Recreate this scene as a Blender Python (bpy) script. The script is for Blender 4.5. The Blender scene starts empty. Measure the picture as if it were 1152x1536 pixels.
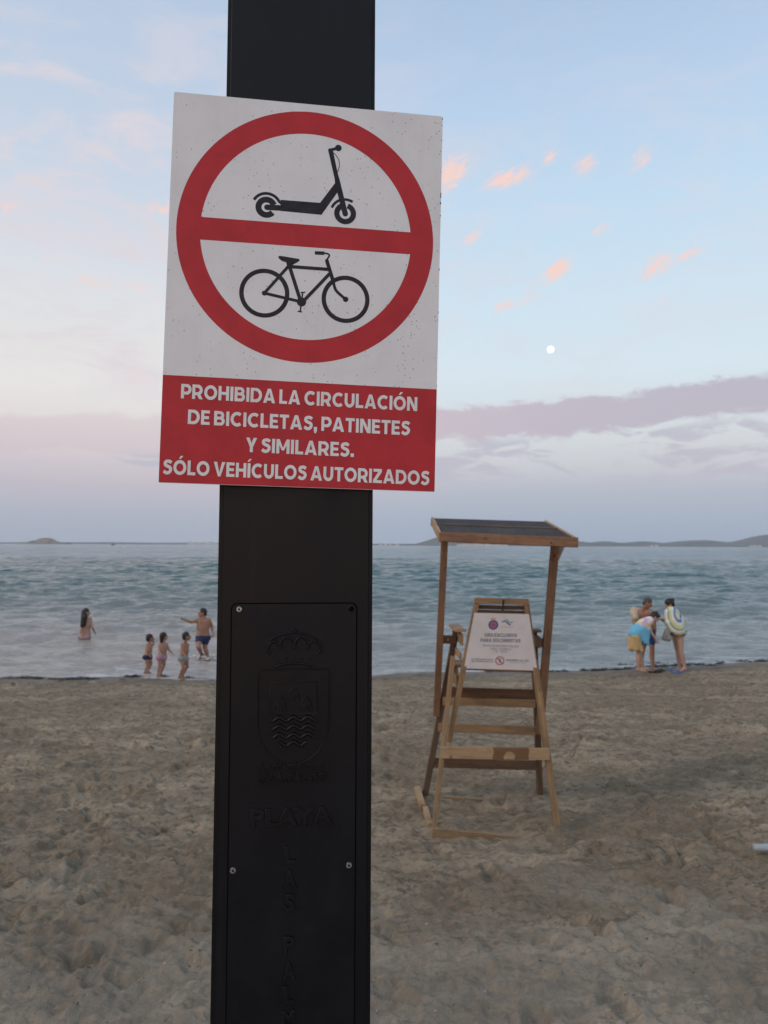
import bpy, bmesh, math, random
import numpy as np
from mathutils import Vector, Matrix, Quaternion

random.seed(7)
rng = np.random.default_rng(11)
SC = bpy.context.scene
COL = SC.collection
R = math.radians

# ------------------------------------------------------------------ camera
CAMZ = 2.75
FPX = 1100.0
TH = math.atan(49.5 / FPX)
ROLL = R(0.25)
fwd = Vector((0, math.cos(TH), math.sin(TH)))
up0 = Vector((0, -math.sin(TH), math.cos(TH)))
rt0 = Vector((1, 0, 0))
rt = rt0 * math.cos(ROLL) + up0 * math.sin(ROLL)
upv = up0 * math.cos(ROLL) - rt0 * math.sin(ROLL)
CAM = Vector((0, 0, CAMZ))
cd = bpy.data.cameras.new('camera')
cam = bpy.data.objects.new('camera', cd)
COL.objects.link(cam)
M = Matrix((rt, upv, -fwd)).transposed().to_4x4()
M.translation = CAM
cam.matrix_world = M
cd.sensor_fit = 'VERTICAL'
cd.sensor_height = 34.6
cd.lens = FPX / 1536 * 34.6
cd.clip_start = 0.05
cd.clip_end = 90000
cd.dof.use_dof = True
cd.dof.focus_distance = 1.36
cd.dof.aperture_fstop = cd.lens / 3.3
SC.camera = cam
SC.view_settings.view_transform = 'Standard'
SC.view_settings.look = 'None'
SC.view_settings.gamma = 1
SC.view_settings.use_curve_mapping = False
SC.view_settings.exposure = 0.0
SC.render.engine = 'CYCLES'
SC.cycles.use_denoising = True
SC.cycles.max_bounces = 6
SC.cycles.volume_bounces = 1


def at(px, py, Y):
    """world point seen at photograph position px, py at distance Y"""
    d = fwd + rt * ((px - 576) / FPX) - upv * ((py - 768) / FPX)
    return CAM + d * (Y / d.y)


def lin(r, g, b):
    f = lambda c: (c / 255 / 12.92) if c <= 10 else ((c / 255 + .055) / 1.055) ** 2.4
    return (f(r), f(g), f(b), 1)


# ------------------------------------------------------------------ world
W = bpy.data.worlds.new('World')
SC.world = W
W.use_nodes = True
nt = W.node_tree
N, L = nt.nodes, nt.links
for n in list(N):
    N.remove(n)


class NB:
    """little helper to write node maths"""
    def __init__(s, tree):
        s.t = tree

    def node(s, typ, **kw):
        n = s.t.nodes.new(typ)
        for k, v in kw.items():
            setattr(n, k, v)
        return n

    def put(s, sock, v):
        if isinstance(v, bpy.types.NodeSocket):
            s.t.links.new(v, sock)
        else:
            sock.default_value = v

    def m(s, op, a, b=None, c=None, clamp=False):
        n = s.node('ShaderNodeMath', operation=op, use_clamp=clamp)
        s.put(n.inputs[0], a)
        if b is not None:
            s.put(n.inputs[1], b)
        if c is not None:
            s.put(n.inputs[2], c)
        return n.outputs[0]

    def comb(s, x, y, z=0.0):
        n = s.node('ShaderNodeCombineXYZ')
        for i, v in enumerate((x, y, z)):
            s.put(n.inputs[i], v)
        return n.outputs[0]

    def noise(s, vec, scale, detail=4, rough=.55, dist=0.0, out=0):
        n = s.node('ShaderNodeTexNoise')
        if vec is not None:
            s.put(n.inputs['Vector'], vec)
        n.inputs['Scale'].default_value = scale
        n.inputs['Detail'].default_value = detail
        n.inputs['Roughness'].default_value = rough
        n.inputs['Distortion'].default_value = dist
        return n.outputs[out]

    def ramp(s, fac, stops, interp='LINEAR'):
        n = s.node('ShaderNodeValToRGB')
        n.color_ramp.interpolation = interp
        e = n.color_ramp.elements
        while len(e) < len(stops):
            e.new(0.5)
        for i, (p, c) in enumerate(stops):
            e[i].position = p
            e[i].color = c if len(c) == 4 else (*c, 1)
        s.put(n.inputs[0], fac)
        return n.outputs[0]

    def mix(s, fac, a, b, mode='MIX'):
        n = s.node('ShaderNodeMix', data_type='RGBA', blend_type=mode)
        s.put(n.inputs['Factor'], fac)
        s.put(n.inputs[6], a)
        s.put(n.inputs[7], b)
        return n.outputs[2]

    def sstep(s, v, lo, hi):
        n = s.node('ShaderNodeMapRange', interpolation_type='SMOOTHSTEP')
        s.put(n.inputs[0], v)
        n.inputs[1].default_value = lo
        n.inputs[2].default_value = hi
        return n.outputs[0]


nb = NB(nt)
tc = nb.node('ShaderNodeTexCoord')
sep = nb.node('ShaderNodeSeparateXYZ')
L.new(tc.outputs['Generated'], sep.inputs[0])
X, Y, Z = sep.outputs
el = nb.m('MULTIPLY', nb.m('ARCSINE', Z), 57.2958)
az = nb.m('MULTIPLY', nb.m('ARCTAN2', X, Y), 57.2958)
fe = nb.m('DIVIDE', nb.m('ADD', el, 5.0), 95.0, clamp=True)
pos = lambda e: (e + 5) / 95
right = nb.ramp(fe, [(0, lin(150, 160, 176)), (pos(0), lin(164, 178, 197)), (pos(1.8), lin(172, 183, 199)), (pos(4.2), lin(186, 191, 203)),
                     (pos(5.8), lin(205, 206, 212)), (pos(8), lin(215, 220, 223)), (pos(13), lin(217, 232, 241)), (pos(18), lin(209, 229, 243)),
                     (pos(25), lin(196, 221, 242)), (pos(33), lin(182, 206, 234)), (pos(38), lin(172, 196, 224)), (pos(90), lin(140, 168, 205))])
left = nb.ramp(fe, [(0, lin(155, 162, 172)), (pos(0), lin(174, 182, 196)), (pos(2.2), lin(182, 186, 199)), (pos(4.2), lin(197, 191, 201)),
                    (pos(6), lin(212, 202, 208)), (pos(8.6), lin(229, 221, 220)), (pos(11.5), lin(234, 233, 231)), (pos(14), lin(230, 229, 228)),
                    (pos(18.5), lin(222, 226, 232)), (pos(26), lin(201, 214, 231)), (pos(36), lin(184, 202, 226)), (pos(90), lin(140, 165, 202))])
side = nb.sstep(X, -.32, .16)
base = nb.mix(side, left, right)
# broad faint veils of cloud on the left
pv = nb.comb(nb.m('MULTIPLY', az, .035), nb.m('MULTIPLY', el, .11), 0.0)
veil = nb.sstep(nb.noise(pv, 2.6, 9, .66, .6), .44, .66)
veil = nb.m('MULTIPLY', veil, nb.m('MULTIPLY', nb.sstep(el, 8, 14), nb.m('SUBTRACT', 1.0, nb.sstep(el, 24, 44))))
veil = nb.m('MULTIPLY', veil, nb.m('SUBTRACT', .9, nb.m('MULTIPLY', side, .6)))
base = nb.mix(veil, base, lin(224, 216, 222))
# the long mauve bank above the sea
pn = nb.comb(nb.m('MULTIPLY', az, .16), nb.m('MULTIPLY', el, .34), 0.3)
wob = nb.noise(pn, 1.9, 9, .70, .3)
ec = nb.m('SUBTRACT', el, nb.m('MULTIPLY_ADD', az, .052, 9.1))
ec2 = nb.m('ADD', ec, nb.m('MULTIPLY', nb.m('SUBTRACT', wob, .5), 3.2))
bank = nb.m('SUBTRACT', 1.0, nb.sstep(nb.m('ABSOLUTE', ec2), 1.0, 1.65))
bank = nb.m('MULTIPLY', bank, nb.m('MULTIPLY_ADD', nb.sstep(X, -.35, .1), .5, .38))
bankc = nb.ramp(nb.sstep(X, -.3, .45), [(0, lin(206, 190, 198)), (.45, lin(203, 188, 199)), (1, lin(188, 181, 195))])
base = nb.mix(bank, base, bankc)
# broken patches underneath it
pn2 = nb.comb(nb.m('MULTIPLY', az, .10), nb.m('MULTIPLY', el, .34), 7.7)
pat = nb.noise(pn2, 1.9, 8, .6, .5)
win = nb.m('MULTIPLY', nb.sstep(el, 4.0, 5.6), nb.m('SUBTRACT', 1.0, nb.sstep(ec, -1.9, -1.1)))
pat = nb.m('MULTIPLY', nb.m('MULTIPLY', nb.sstep(pat, .48, .58), win), .85)
base = nb.mix(pat, base, lin(192, 191, 203))
# small salmon cloudlets: photograph position, half sizes (deg), tilt, strength
c3, s3 = math.cos(R(30)), math.sin(R(30))
pf = nb.comb(nb.m('ADD', nb.m('MULTIPLY', az, .42 * c3), nb.m('MULTIPLY', el, .42 * s3)), nb.m('ADD', nb.m('MULTIPLY', az, -1.15 * s3), nb.m('MULTIPLY', el, 1.15 * c3)), 3.1)
rag = nb.noise(pf, 1.5, 9, .72, 1.0)
tot = None
for (px, py, sx, sy, tilt, st) in [
        (676, 262, 1.9, 1.0, 32, 1.0), (762, 268, 2.2, .8, 12, .95), (826, 234, .9, .5, 35, .7), (878, 243, 1.0, .7, 20, .7),
        (966, 234, 1.3, .85, 38, .7), (836, 405, 1.5, .7, 30, .95), (755, 458, 1.3, .55, 25, .65), (792, 446, .9, .5, 40, .65),
        (903, 342, 1.1, .4, 20, .6), (985, 400, 1.7, .8, 28, .8), (1030, 382, 1.6, .5, 22, .65), (690, 481, .8, .4, 10, .5),
        (709, 355, 1.1, .5, 45, .65), (208, 562, 1.1, .55, 5, .55), (202, 430, 1.6, .5, 2, .5), (240, 452, 1.2, .5, 5, .4),
        (240, 312, 1.6, .8, 10, .6), (140, 425, 1.2, .6, -10, .6), (20, 315, 1.6, .5, 5, .5), (90, 385, 1.8, .5, 10, .45), (990, 448, .6, .4, 0, .3), (760, 285, 1.6, .4, 0, .35)]:
    v = (at(px, py, 10) - CAM).normalized()
    e0, a0 = math.degrees(math.asin(v.z)), math.degrees(math.atan2(v.x, v.y))
    ca, sa = math.cos(R(tilt)), math.sin(R(tilt))
    dx = nb.m('SUBTRACT', az, a0)
    dy = nb.m('SUBTRACT', el, e0)
    u = nb.m('ADD', nb.m('MULTIPLY', dx, ca / sx), nb.m('MULTIPLY', dy, sa / sx))
    w = nb.m('ADD', nb.m('MULTIPLY', dx, -sa / sy), nb.m('MULTIPLY', dy, ca / sy))
    r2 = nb.m('ADD', nb.m('MULTIPLY', u, u), nb.m('MULTIPLY', w, w))
    g = nb.m('MULTIPLY', nb.m('EXPONENT', nb.m('MULTIPLY', r2, -1.1)), st)
    tot = g if tot is None else nb.m('MAXIMUM', tot, g)
puff = nb.m('MULTIPLY', nb.m('POWER', tot, .6), nb.sstep(nb.m('ADD', rag, nb.m('MULTIPLY', tot, .30)), .52, .86))
base = nb.mix(nb.m('MULTIPLY', puff, 1.35, clamp=True), base, lin(247, 214, 206))
# afterglow in the west, behind the photographer
glow = nb.m('MULTIPLY', nb.sstep(nb.m('MULTIPLY', Y, -1.0), .0, 1.0), nb.m('EXPONENT', nb.m('MULTIPLY', nb.m('ABSOLUTE', el), -.055)))
sky = nb.node('ShaderNodeTexSky', sky_type='NISHITA')
sky.sun_disc = False
sky.sun_elevation = R(2.0)
sky.sun_rotation = R(190)
sky.altitude = 0
skyc = nb.mix(1.0, sky.outputs[0], (0.10, 0.10, 0.10, 1), 'MULTIPLY')
base = nb.mix(glow, base, nb.mix(1.0, base, skyc, 'ADD'))
base = nb.mix(nb.m('MULTIPLY', glow, .15), base, (1.0, .84, .70, 1), 'ADD')
bg = nb.node('ShaderNodeBackground')
L.new(base, bg.inputs[0])
bg.inputs[1].default_value = 1.0
wo = nb.node('ShaderNodeOutputWorld')
L.new(bg.outputs[0], wo.inputs[0])
W.cycles.sampling_method = 'MANUAL'
W.cycles.sample_map_resolution = 512

sd = bpy.data.lights.new('sun', 'SUN')
sd.energy = 0.78
sd.angle = R(14)
sd.color = (1, .84, .68)
sun = bpy.data.objects.new('sun', sd)
COL.objects.link(sun)
sv = Vector((-.80, -.42, .72)).normalized()      # towards the western glow, behind left
sun.rotation_euler = sv.to_track_quat('Z', 'Y').to_euler()
sun.location = (-20, -20, 12)


# ------------------------------------------------------------------ helpers
def tag(o, label=None, cat=None, group=None, kind=None):
    if label:
        o['label'] = label
    if cat:
        o['category'] = cat
    if group:
        o['group'] = group
    if kind:
        o['kind'] = kind
    return o


def link(name, me, mats=None, parent=None, mw=None, smooth=False):
    o = bpy.data.objects.new(name, me)
    COL.objects.link(o)
    if mats:
        for m in (mats if isinstance(mats, (list, tuple)) else [mats]):
            me.materials.append(m)
    if mw is not None:
        o.matrix_world = mw
    if parent is not None:
        o.parent = parent
        o.matrix_parent_inverse = parent_world(parent).inverted()
        if mw is None:
            o.matrix_parent_inverse = Matrix.Identity(4)
    if smooth:
        me.polygons.foreach_set('use_smooth', [True] * len(me.polygons))
    return o


_pw = {}


def parent_world(p):
    m = p.matrix_basis.copy()
    if p.parent:
        return parent_world(p.parent) @ p.matrix_parent_inverse @ m
    return m


def empty(name, mw, label=None, cat=None, group=None):
    o = bpy.data.objects.new(name, None)
    o.empty_display_size = .1
    COL.objects.link(o)
    o.matrix_basis = mw
    return tag(o, label, cat, group)


def pydata(name, v, f):
    me = bpy.data.meshes.new(name)
    me.from_pydata([tuple(x) for x in v], [], [tuple(x) for x in f])
    me.update()
    return me


def mat(name, col=(.5, .5, .5), rough=.6, metal=0.0, spec=.5):
    m = bpy.data.materials.new(name)
    m.use_nodes = True
    p = m.node_tree.nodes['Principled BSDF']
    p.inputs['Base Color'].default_value = (*col[:3], 1)
    p.inputs['Roughness'].default_value = rough
    p.inputs['Metallic'].default_value = metal
    p.inputs['Specular IOR Level'].default_value = spec
    return m, p, NB(m.node_tree)


def varied(name, c1, c2, scale=8, rough=.6, bump=.0, bscale=60, coords='Object', stretch=(1, 1, 1), spec=.4, detail=5, lo=.35, hi=.65, bdist=.002):
    m, p, b = mat(name, c1, rough, 0, spec)
    t = b.node('ShaderNodeTexCoord')
    mp = b.node('ShaderNodeMapping')
    mp.inputs['Scale'].default_value = stretch
    b.t.links.new(t.outputs[coords], mp.inputs[0])
    f = b.sstep(b.noise(mp.outputs[0], scale, detail, .6, .3), lo, hi)
    b.t.links.new(b.mix(f, (*c1, 1), (*c2, 1)), p.inputs['Base Color'])
    if bump:
        bn = b.node('ShaderNodeBump')
        bn.inputs['Strength'].default_value = bump
        bn.inputs['Distance'].default_value = bdist
        b.t.links.new(b.noise(mp.outputs[0], bscale, 4, .6), bn.inputs['Height'])
        b.t.links.new(bn.outputs[0], p.inputs['Normal'])
    return m


def fbm(x, y, seed, octaves=4, gain=.5):
    out = np.zeros_like(x)
    amp, tot = 1.0, 0.0
    for o in range(octaves):
        out += amp * perlin(x * 2 ** o + 13.7 * o, y * 2 ** o - 7.3 * o, seed + o)
        tot += amp
        amp *= gain
    return out / tot


def perlin(x, y, seed):
    r = np.random.default_rng(seed)
    perm = r.permutation(512)
    ang = r.random(512) * 2 * np.pi
    gx, gy = np.cos(ang), np.sin(ang)
    xi, yi = np.floor(x).astype(np.int64), np.floor(y).astype(np.int64)
    xf, yf = x - xi, y - yi
    u = xf ** 3 * (xf * (xf * 6 - 15) + 10)
    v = yf ** 3 * (yf * (yf * 6 - 15) + 10)

    def g(ix, iy, dx, dy):
        h = perm[(perm[ix & 511] + iy) & 511]
        return gx[h] * dx + gy[h] * dy
    a = g(xi, yi, xf, yf)
    b_ = g(xi + 1, yi, xf - 1, yf)
    c = g(xi, yi + 1, xf, yf - 1)
    d = g(xi + 1, yi + 1, xf - 1, yf - 1)
    return (a + u * (b_ - a) + v * (c - a + u * (a - b_ - c + d))) * 1.5


def grid_mesh(name, Xg, Yg, Zg):
    nr, nc = Xg.shape
    v = np.stack([Xg, Yg, Zg], -1).reshape(-1, 3).astype(np.float32)
    i = np.arange(nr * nc).reshape(nr, nc)
    f = np.stack([i[:-1, :-1], i[:-1, 1:], i[1:, 1:], i[1:, :-1]], -1).reshape(-1, 4).astype(np.int32)
    me = bpy.data.meshes.new(name)
    me.vertices.add(len(v))
    me.vertices.foreach_set('co', v.ravel())
    me.loops.add(f.size)
    me.loops.foreach_set('vertex_index', f.ravel())
    me.polygons.add(len(f))
    me.polygons.foreach_set('loop_start', np.arange(0, f.size, 4, dtype=np.int32))
    me.polygons.foreach_set('use_smooth', np.ones(len(f), dtype=bool))
    me.update()
    me.validate()
    return me


# ------------------------------------------------------------------ ground
def shore(x):
    xc = np.clip(x, -9, 10)
    s = 15.75 + .1457 * xc + .00803 * xc * xc
    s = s + np.where(x > 10, (x - 10) * .30, 0) + np.where(x < -9, (x + 9) * .0, 0)
    return s + .12 * np.sin(x * .9 + .5) + .06 * np.sin(x * 2.3)


def base_z(x, y):
    s = shore(x) - y
    return np.where(s > 0, .40 * (1 - np.exp(-np.maximum(s, 0) / 5.2)), .11 * s)


rows = [-60, -30, -12, -4, 0, 1.2]
y = 1.9
while y < 26:
    rows.append(y)
    y += max(.010, .0042 * y) if y > 3.2 else .03
rows += [28, 32, 40, 60]
rows = np.array(rows)
t = np.linspace(-1, 1, 720)
Yg = np.repeat(rows[:, None], len(t) + 8, 1)
half = .68 * np.maximum(rows, 3) + 1.6
inner = half[:, None] * t[None, :]
outer = np.array([8., 30., 120., 500.])
Xg = np.concatenate([-(half[:, None] + outer[::-1][None, :]), inner, half[:, None] + outer[None, :]], 1)
Zg = base_z(Xg, Yg)
warpx = fbm(Xg * .7, Yg * .7, 3, 2) * .5
S = shore(Xg) - Yg
dry = np.clip((S - .4) / 2.2, 0, 1)
inner_mask = np.zeros_like(Xg)
inner_mask[:, 4:-4] = 1
inner_mask[(rows < 1.5) | (rows > 26)] = 0
det = (.024 * fbm(Xg * .9 + warpx, Yg * .9, 21, 3)
       + .036 * fbm(Xg * 2.6 + warpx * 2, Yg * 2.6, 31, 3)
       - .060 * np.abs(fbm(Xg * 3.4 + warpx, Yg * 3.4 + warpx, 41, 3))
       + .034 * fbm(Xg * 8, Yg * 10, 51, 3)
       - .030 * np.abs(fbm(Xg * 11 + warpx * 3, Yg * 11, 55, 2)) + .02)
small = .012 * fbm(Xg * 26, Yg * 26, 61, 2) * np.clip(1.4 - Yg / 11, 0, 1)
det = det * .78 + small * 1.25
damp = .12 + .88 * dry
Zg += det * damp * inner_mask
# trodden pits: footprints with a pushed up rim, in strings and at random
prints = []
for k in range(1150):
    yy = 3.0 + 12.3 * random.random() ** .8
    xx = (random.random() * 2 - 1) * (.62 * yy + 1.2)
    prints.append((xx, yy, random.random() * math.pi * 2, random.uniform(.7, 1.15)))
for k in range(70):
    yy = 3.2 + 11.5 * random.random()
    xx = (random.random() * 2 - 1) * (.62 * yy + 1.0)
    a = random.choice([random.gauss(0, .4), random.gauss(math.pi / 2, .35)])
    for j in range(random.randint(5, 11)):
        sgn = 1 if j % 2 else -1
        prints.append((xx + sgn * .1 * -math.sin(a) + random.gauss(0, .03), yy + sgn * .1 * math.cos(a), a + random.gauss(0, .2), 1.0))
        a += random.gauss(0, .08)
        xx += math.cos(a) * .62
        yy += math.sin(a) * .62
for (xx, yy, a, sc) in prints:
    if yy < 2.3 or yy > shore(np.array(xx)) - .5:
        continue
    r0, r1 = np.searchsorted(rows, [yy - .34, yy + .34])
    if r1 - r0 < 2:
        continue
    h = half[(r0 + r1) // 2]
    c0 = int((((xx - .34) / h) + 1) / 2 * 719) + 4
    c1 = int((((xx + .34) / h) + 1) / 2 * 719) + 6
    c0, c1 = max(c0, 4), min(c1, 723)
    if c1 - c0 < 3:
        continue
    dx, dy = Xg[r0:r1, c0:c1] - xx, Yg[r0:r1, c0:c1] - yy
    wob_ = 1 + .25 * np.sin(3 * np.arctan2(dy, dx) + xx * 7)
    u = (dx * math.cos(a) + dy * math.sin(a)) / (.135 * sc)
    w = (-dx * math.sin(a) + dy * math.cos(a)) / (.062 * sc)
    r = np.sqrt(u * u + w * w) * wob_
    dep = random.choice([.010, .014, .018, .026, .045])
    Zg[r0:r1, c0:c1] += -dep * np.exp(-(r ** 3)) + dep * .45 * np.exp(-((r - 1.45) / .42) ** 2)
# hollow scoured round the chair and a few larger pits
for (xx, yy, rr, dep) in [(.95, 6.9, .42, .05), (.55, 6.3, .15, -.03), (1.75, 5.35, .09, .05), (2.85, 5.9, .10, .06), (1.2, 5.0, .16, .035), (-1.9, 6.3, .25, .03),
                          (.15, 4.65, .15, .03), (3.6, 8.5, .3, .04), (-3.1, 7.4, .2, .05), (2.0, 8.0, .22, .04), (.44, 6.35, .07, -.035), (1.49, 6.35, .07, -.03), (.41, 7.2, .07, -.025), (1.52, 7.2, .08, -.03), (1.25, 6.2, .16, -.03),  (-2.4, 9.1, .3, .05), (-1.3, 8.6, .28, .05)]:
    q = ((Xg - xx) ** 2 + (Yg - yy) ** 2) / rr ** 2
    Zg += -dep * np.exp(-q) * inner_mask + dep * .4 * np.exp(-((np.sqrt(q) - 1.5) / .4) ** 2) * inner_mask


# the sand is scraped level along the chair's ground rails
for (xa, ya, xb, yb, zt) in [(.40, 6.20, 1.15, 6.20, .302), (.33, 7.20, .40, 6.36, .345)]:
    ab = np.array([xb - xa, yb - ya])
    tt_ = np.clip(((Xg - xa) * ab[0] + (Yg - ya) * ab[1]) / (ab @ ab), 0, 1)
    dd = np.hypot(Xg - xa - tt_ * ab[0], Yg - ya - tt_ * ab[1])
    kk = np.exp(-(dd / .10) ** 2) * .85
    Zg = Zg * (1 - kk) + (zt + (Zg - zt) * .15) * kk


def sand_z(x, y):
    r = int(np.argmin(np.abs(rows - y)))
    c = int(np.argmin(np.abs(Xg[r] - x)))
    return float(Zg[r, c])


sm, sp, b = mat('sand', (.2, .17, .14), .95, 0, .15)
t_ = b.node('ShaderNodeNewGeometry')
P = t_.outputs['Position']
sx_ = b.node('ShaderNodeSeparateXYZ')
b.t.links.new(P, sx_.inputs[0])
mp = b.node('ShaderNodeMapping')
mp.inputs['Scale'].default_value = (1, 1, 0)
b.t.links.new(P, mp.inputs[0])
V = mp.outputs[0]
n1 = b.sstep(b.noise(V, .55, 5, .6, .8), .42, .58)
n2 = b.sstep(b.noise(V, 3.1, 6, .65, .6), .36, .66)
n3 = b.sstep(b.noise(V, 14, 5, .65, .3), .36, .68)
n4 = b.noise(V, 260, 3, .7)
n2b = b.sstep(b.noise(V, 6.5, 5, .7, .4), .48, .66)
mps = b.node('ShaderNodeMapping')
mps.inputs['Scale'].default_value = (1.0, 1.9, 0)
mps.inputs['Rotation'].default_value = (0, 0, .3)
b.t.links.new(P, mps.inputs[0])
VS = mps.outputs[0]
n2c = b.sstep(b.noise(VS, 1.6, 9, .74, 1.2), .48, .545)  # streaky sand patches; their contrast also stands in for relief shade
n2d = b.sstep(b.noise(VS, 8.0, 7, .70, .8), .535, .575)
n2e = b.sstep(b.noise(VS, 5.0, 8, .72, .8), .55, .66)
c = b.mix(n1, (0+0.460, 0.368, 0.269, 1), (0+0.335, 0.268, 0.196, 1))
c = b.mix(b.m('MULTIPLY', n2, .45), c, (0+0.210, 0.168, 0.123, 1))
c = b.mix(b.m('MULTIPLY', n2c, .70), c, (0+0.145, 0.116, 0.085, 1))
c = b.mix(b.m('MULTIPLY', n2b, .35), c, (0+0.130, 0.104, 0.076, 1))
c = b.mix(b.m('MULTIPLY', n2e, .55), c, (0+0.560, 0.448, 0.328, 1))
c = b.mix(b.m('MULTIPLY', n3, .30), c, (0+0.520, 0.416, 0.304, 1))
c = b.mix(b.m('MULTIPLY', n2d, .70), c, (0+0.085, 0.068, 0.050, 1))
c = b.mix(b.m('MULTIPLY', b.sstep(b.noise(VS, .42, 8, .70, 1.0), .44, .56), .48), c, (.165, .126, .088, 1))
c = b.mix(1.0, c, (1.04, .99, .90, 1), 'MULTIPLY')
nearm = b.m('SUBTRACT', 1.0, b.sstep(b.m('ADD', sx_.outputs[1], b.m('MULTIPLY', n1, 1.4)), 4.6, 6.6))
c = b.mix(b.m('MULTIPLY', nearm, .36), c, (.46, .395, .32, 1))
c = b.mix(b.m('MULTIPLY', b.sstep(n4, .35, .75), .4), c, (.44, .36, .265, 1))
n5 = b.sstep(b.noise(V, 90, 3, .7), .62, .70)
c = b.mix(b.m('MULTIPLY', n5, .7), c, (.05, .036, .026, 1))
wet = b.m('SUBTRACT', 1.0, b.sstep(b.m('ADD', sx_.outputs[2], b.m('MULTIPLY', b.m('SUBTRACT', b.noise(V, 1.3, 4), .5), .12)), .01, .12))
c = b.mix(wet, c, b.mix(1.0, c, (.50, .50, .52, 1), 'MULTIPLY'))
b.t.links.new(c, sp.inputs['Base Color'])
b.t.links.new(b.m('SUBTRACT', .95, b.m('MULTIPLY', wet, .55)), sp.inputs['Roughness'])
bn = b.node('ShaderNodeBump')
bn.inputs['Strength'].default_value = 1.0
bn.inputs['Distance'].default_value = .028
hh = b.m('ADD', b.m('MULTIPLY', b.noise(V, 22, 6, .7), 1.0), b.m('MULTIPLY', b.noise(V, 120, 3, .7), .35))
b.t.links.new(hh, bn.inputs['Height'])
b.t.links.new(bn.outputs[0], sp.inputs['Normal'])
link('ground', grid_mesh('ground', Xg, Yg, Zg), sm)['kind'] = 'structure'

# the promenade the photographer and the post stand on
PZ = 1.15
pm = varied('promenade_concrete', (.30, .29, .27), (.22, .21, .20), 3, .85, .5, 80)
bm = bmesh.new()
for (x0, x1, y0, y1, z0, z1) in [(-40, 40, -12, 1.62, -.3, PZ - .06), (-40, 40, 1.45, 1.66, PZ - .058, PZ + .002)]:
    g = bmesh.ops.create_cube(bm, size=1)['verts']
    for v in g:
        v.co = Vector(((x0 + x1) / 2 + v.co.x * (x1 - x0), (y0 + y1) / 2 + v.co.y * (y1 - y0), (z0 + z1) / 2 + v.co.z * (z1 - z0)))
me = bpy.data.meshes.new('promenade')
bm.to_mesh(me)
tag(link('promenade', me, pm), kind='structure')
# paving slabs near the post
slab_me = None
pr = bpy.data.objects['promenade']
for i in range(-5, 5):
    for j in range(4):
        if slab_me is None:
            bm = bmesh.new()
            bmesh.ops.create_cube(bm, size=1)
            bmesh.ops.scale(bm, vec=(.392, .392, .055), verts=bm.verts)
            slab_me = bpy.data.meshes.new('paving_slab')
            bm.to_mesh(slab_me)
            slab_me.materials.append(pm)
        o = bpy.data.objects.new('paving_slab', slab_me)
        COL.objects.link(o)
        o.parent = pr
        o.location = (.2 + i * .4, 1.24 - j * .4, PZ - .031)

# ------------------------------------------------------------------ sea
yr = [13.2]
while yr[-1] < 150:
    yr.append(yr[-1] + .0040 * yr[-1])
while yr[-1] < 60000:
    yr.append(yr[-1] * 1.022)
yr = np.array(yr)
tt = np.linspace(-1, 1, 560)
hw = .70 * yr + 3
Xs = np.concatenate([-(hw * 3 + 60)[:, None], hw[:, None] * tt[None], (hw * 3 + 60)[:, None]], 1)
Ys = np.repeat(yr[:, None], 562, 1)
Zs = np.zeros_like(Xs)
dyr = np.gradient(yr)[:, None]
depth = np.clip((Ys - shore(Xs)) / 14.0, .0, 1)
for k in range(64):
    lam = .28 * (9.0 / .28) ** (k / 63.0)
    a = R(-90 + 12 + random.gauss(0, 19))
    kx, ky = math.cos(a) * 2 * math.pi / lam, math.sin(a) * 2 * math.pi / lam
    amp = (.0175 * lam ** .85 if lam < 1.6 else .0125 * 1.6 ** .75 * (lam / 1.6) ** -.05) * random.uniform(.6, 1.3)
    ph = random.random() * 6.28
    fade = np.clip(lam / (4.0 * dyr) - .3, 0, 1)
    mod = 1.0
    Zs += amp * fade * np.sin(kx * Xs + ky * Ys + ph + .8 * np.sin(.21 * Xs + ph))
patch = .55 + .65 * (fbm(Xs * .05, Ys * .09, 77, 3) + .5)
Zs *= np.clip(patch, .25, 1.5) * (.50 + .50 * depth)
# low breaking ripple running along the beach
sdist = Ys - shore(Xs)
for (s0, am, wd) in [(.9, .035, .22), (2.4, .045, .35), (4.4, .04, .5)]:
    q = (sdist - s0 - .5 * fbm(Xs * .25, Xs * 0 + s0, 5, 2)) / wd
    Zs += am * np.exp(-q * q) * np.clip(.4 + 1.2 * fbm(Xs * .35, Ys * .1 + s0, 9, 2), 0, 1)
Zs[sdist < .6] *= .5
wme = grid_mesh('sea', Xs, Ys, Zs)
at_ = wme.attributes.new('shore_distance', 'FLOAT', 'POINT')
at_.data.foreach_set('value', sdist.ravel().astype(np.float32))
wm, wp, b = mat('sea_water', (.10, .16, .17), .12, 0, .5)
wp.inputs['IOR'].default_value = 1.36
g_ = b.node('ShaderNodeNewGeometry')
ad = b.node('ShaderNodeAttribute', attribute_name='shore_distance')
sdn = ad.outputs['Fac']
mpw = b.node('ShaderNodeMapping')
mpw.inputs['Scale'].default_value = (.55, 1, 0)
b.t.links.new(g_.outputs['Position'], mpw.inputs[0])
PV = mpw.outputs[0]
bn = b.node('ShaderNodeBump')
bn.inputs['Strength'].default_value = 1.0
bn.inputs['Distance'].default_value = .11
mpk = b.node('ShaderNodeMapping')
mpk.inputs['Scale'].default_value = (.45, 1, 0)
b.t.links.new(g_.outputs['Position'], mpk.inputs[0])
vn = b.node('ShaderNodeVectorMath', operation='SUBTRACT')
b.t.links.new(b.noise(mpk.outputs[0], .9, 3, .6, 0, 1), vn.inputs[0])
vn.inputs[1].default_value = (.5, .5, .5)
mpl = b.node('ShaderNodeMapping')
mpl.inputs['Scale'].default_value = (.006, .028, 0)
b.t.links.new(g_.outputs['Position'], mpl.inputs[0])
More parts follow.
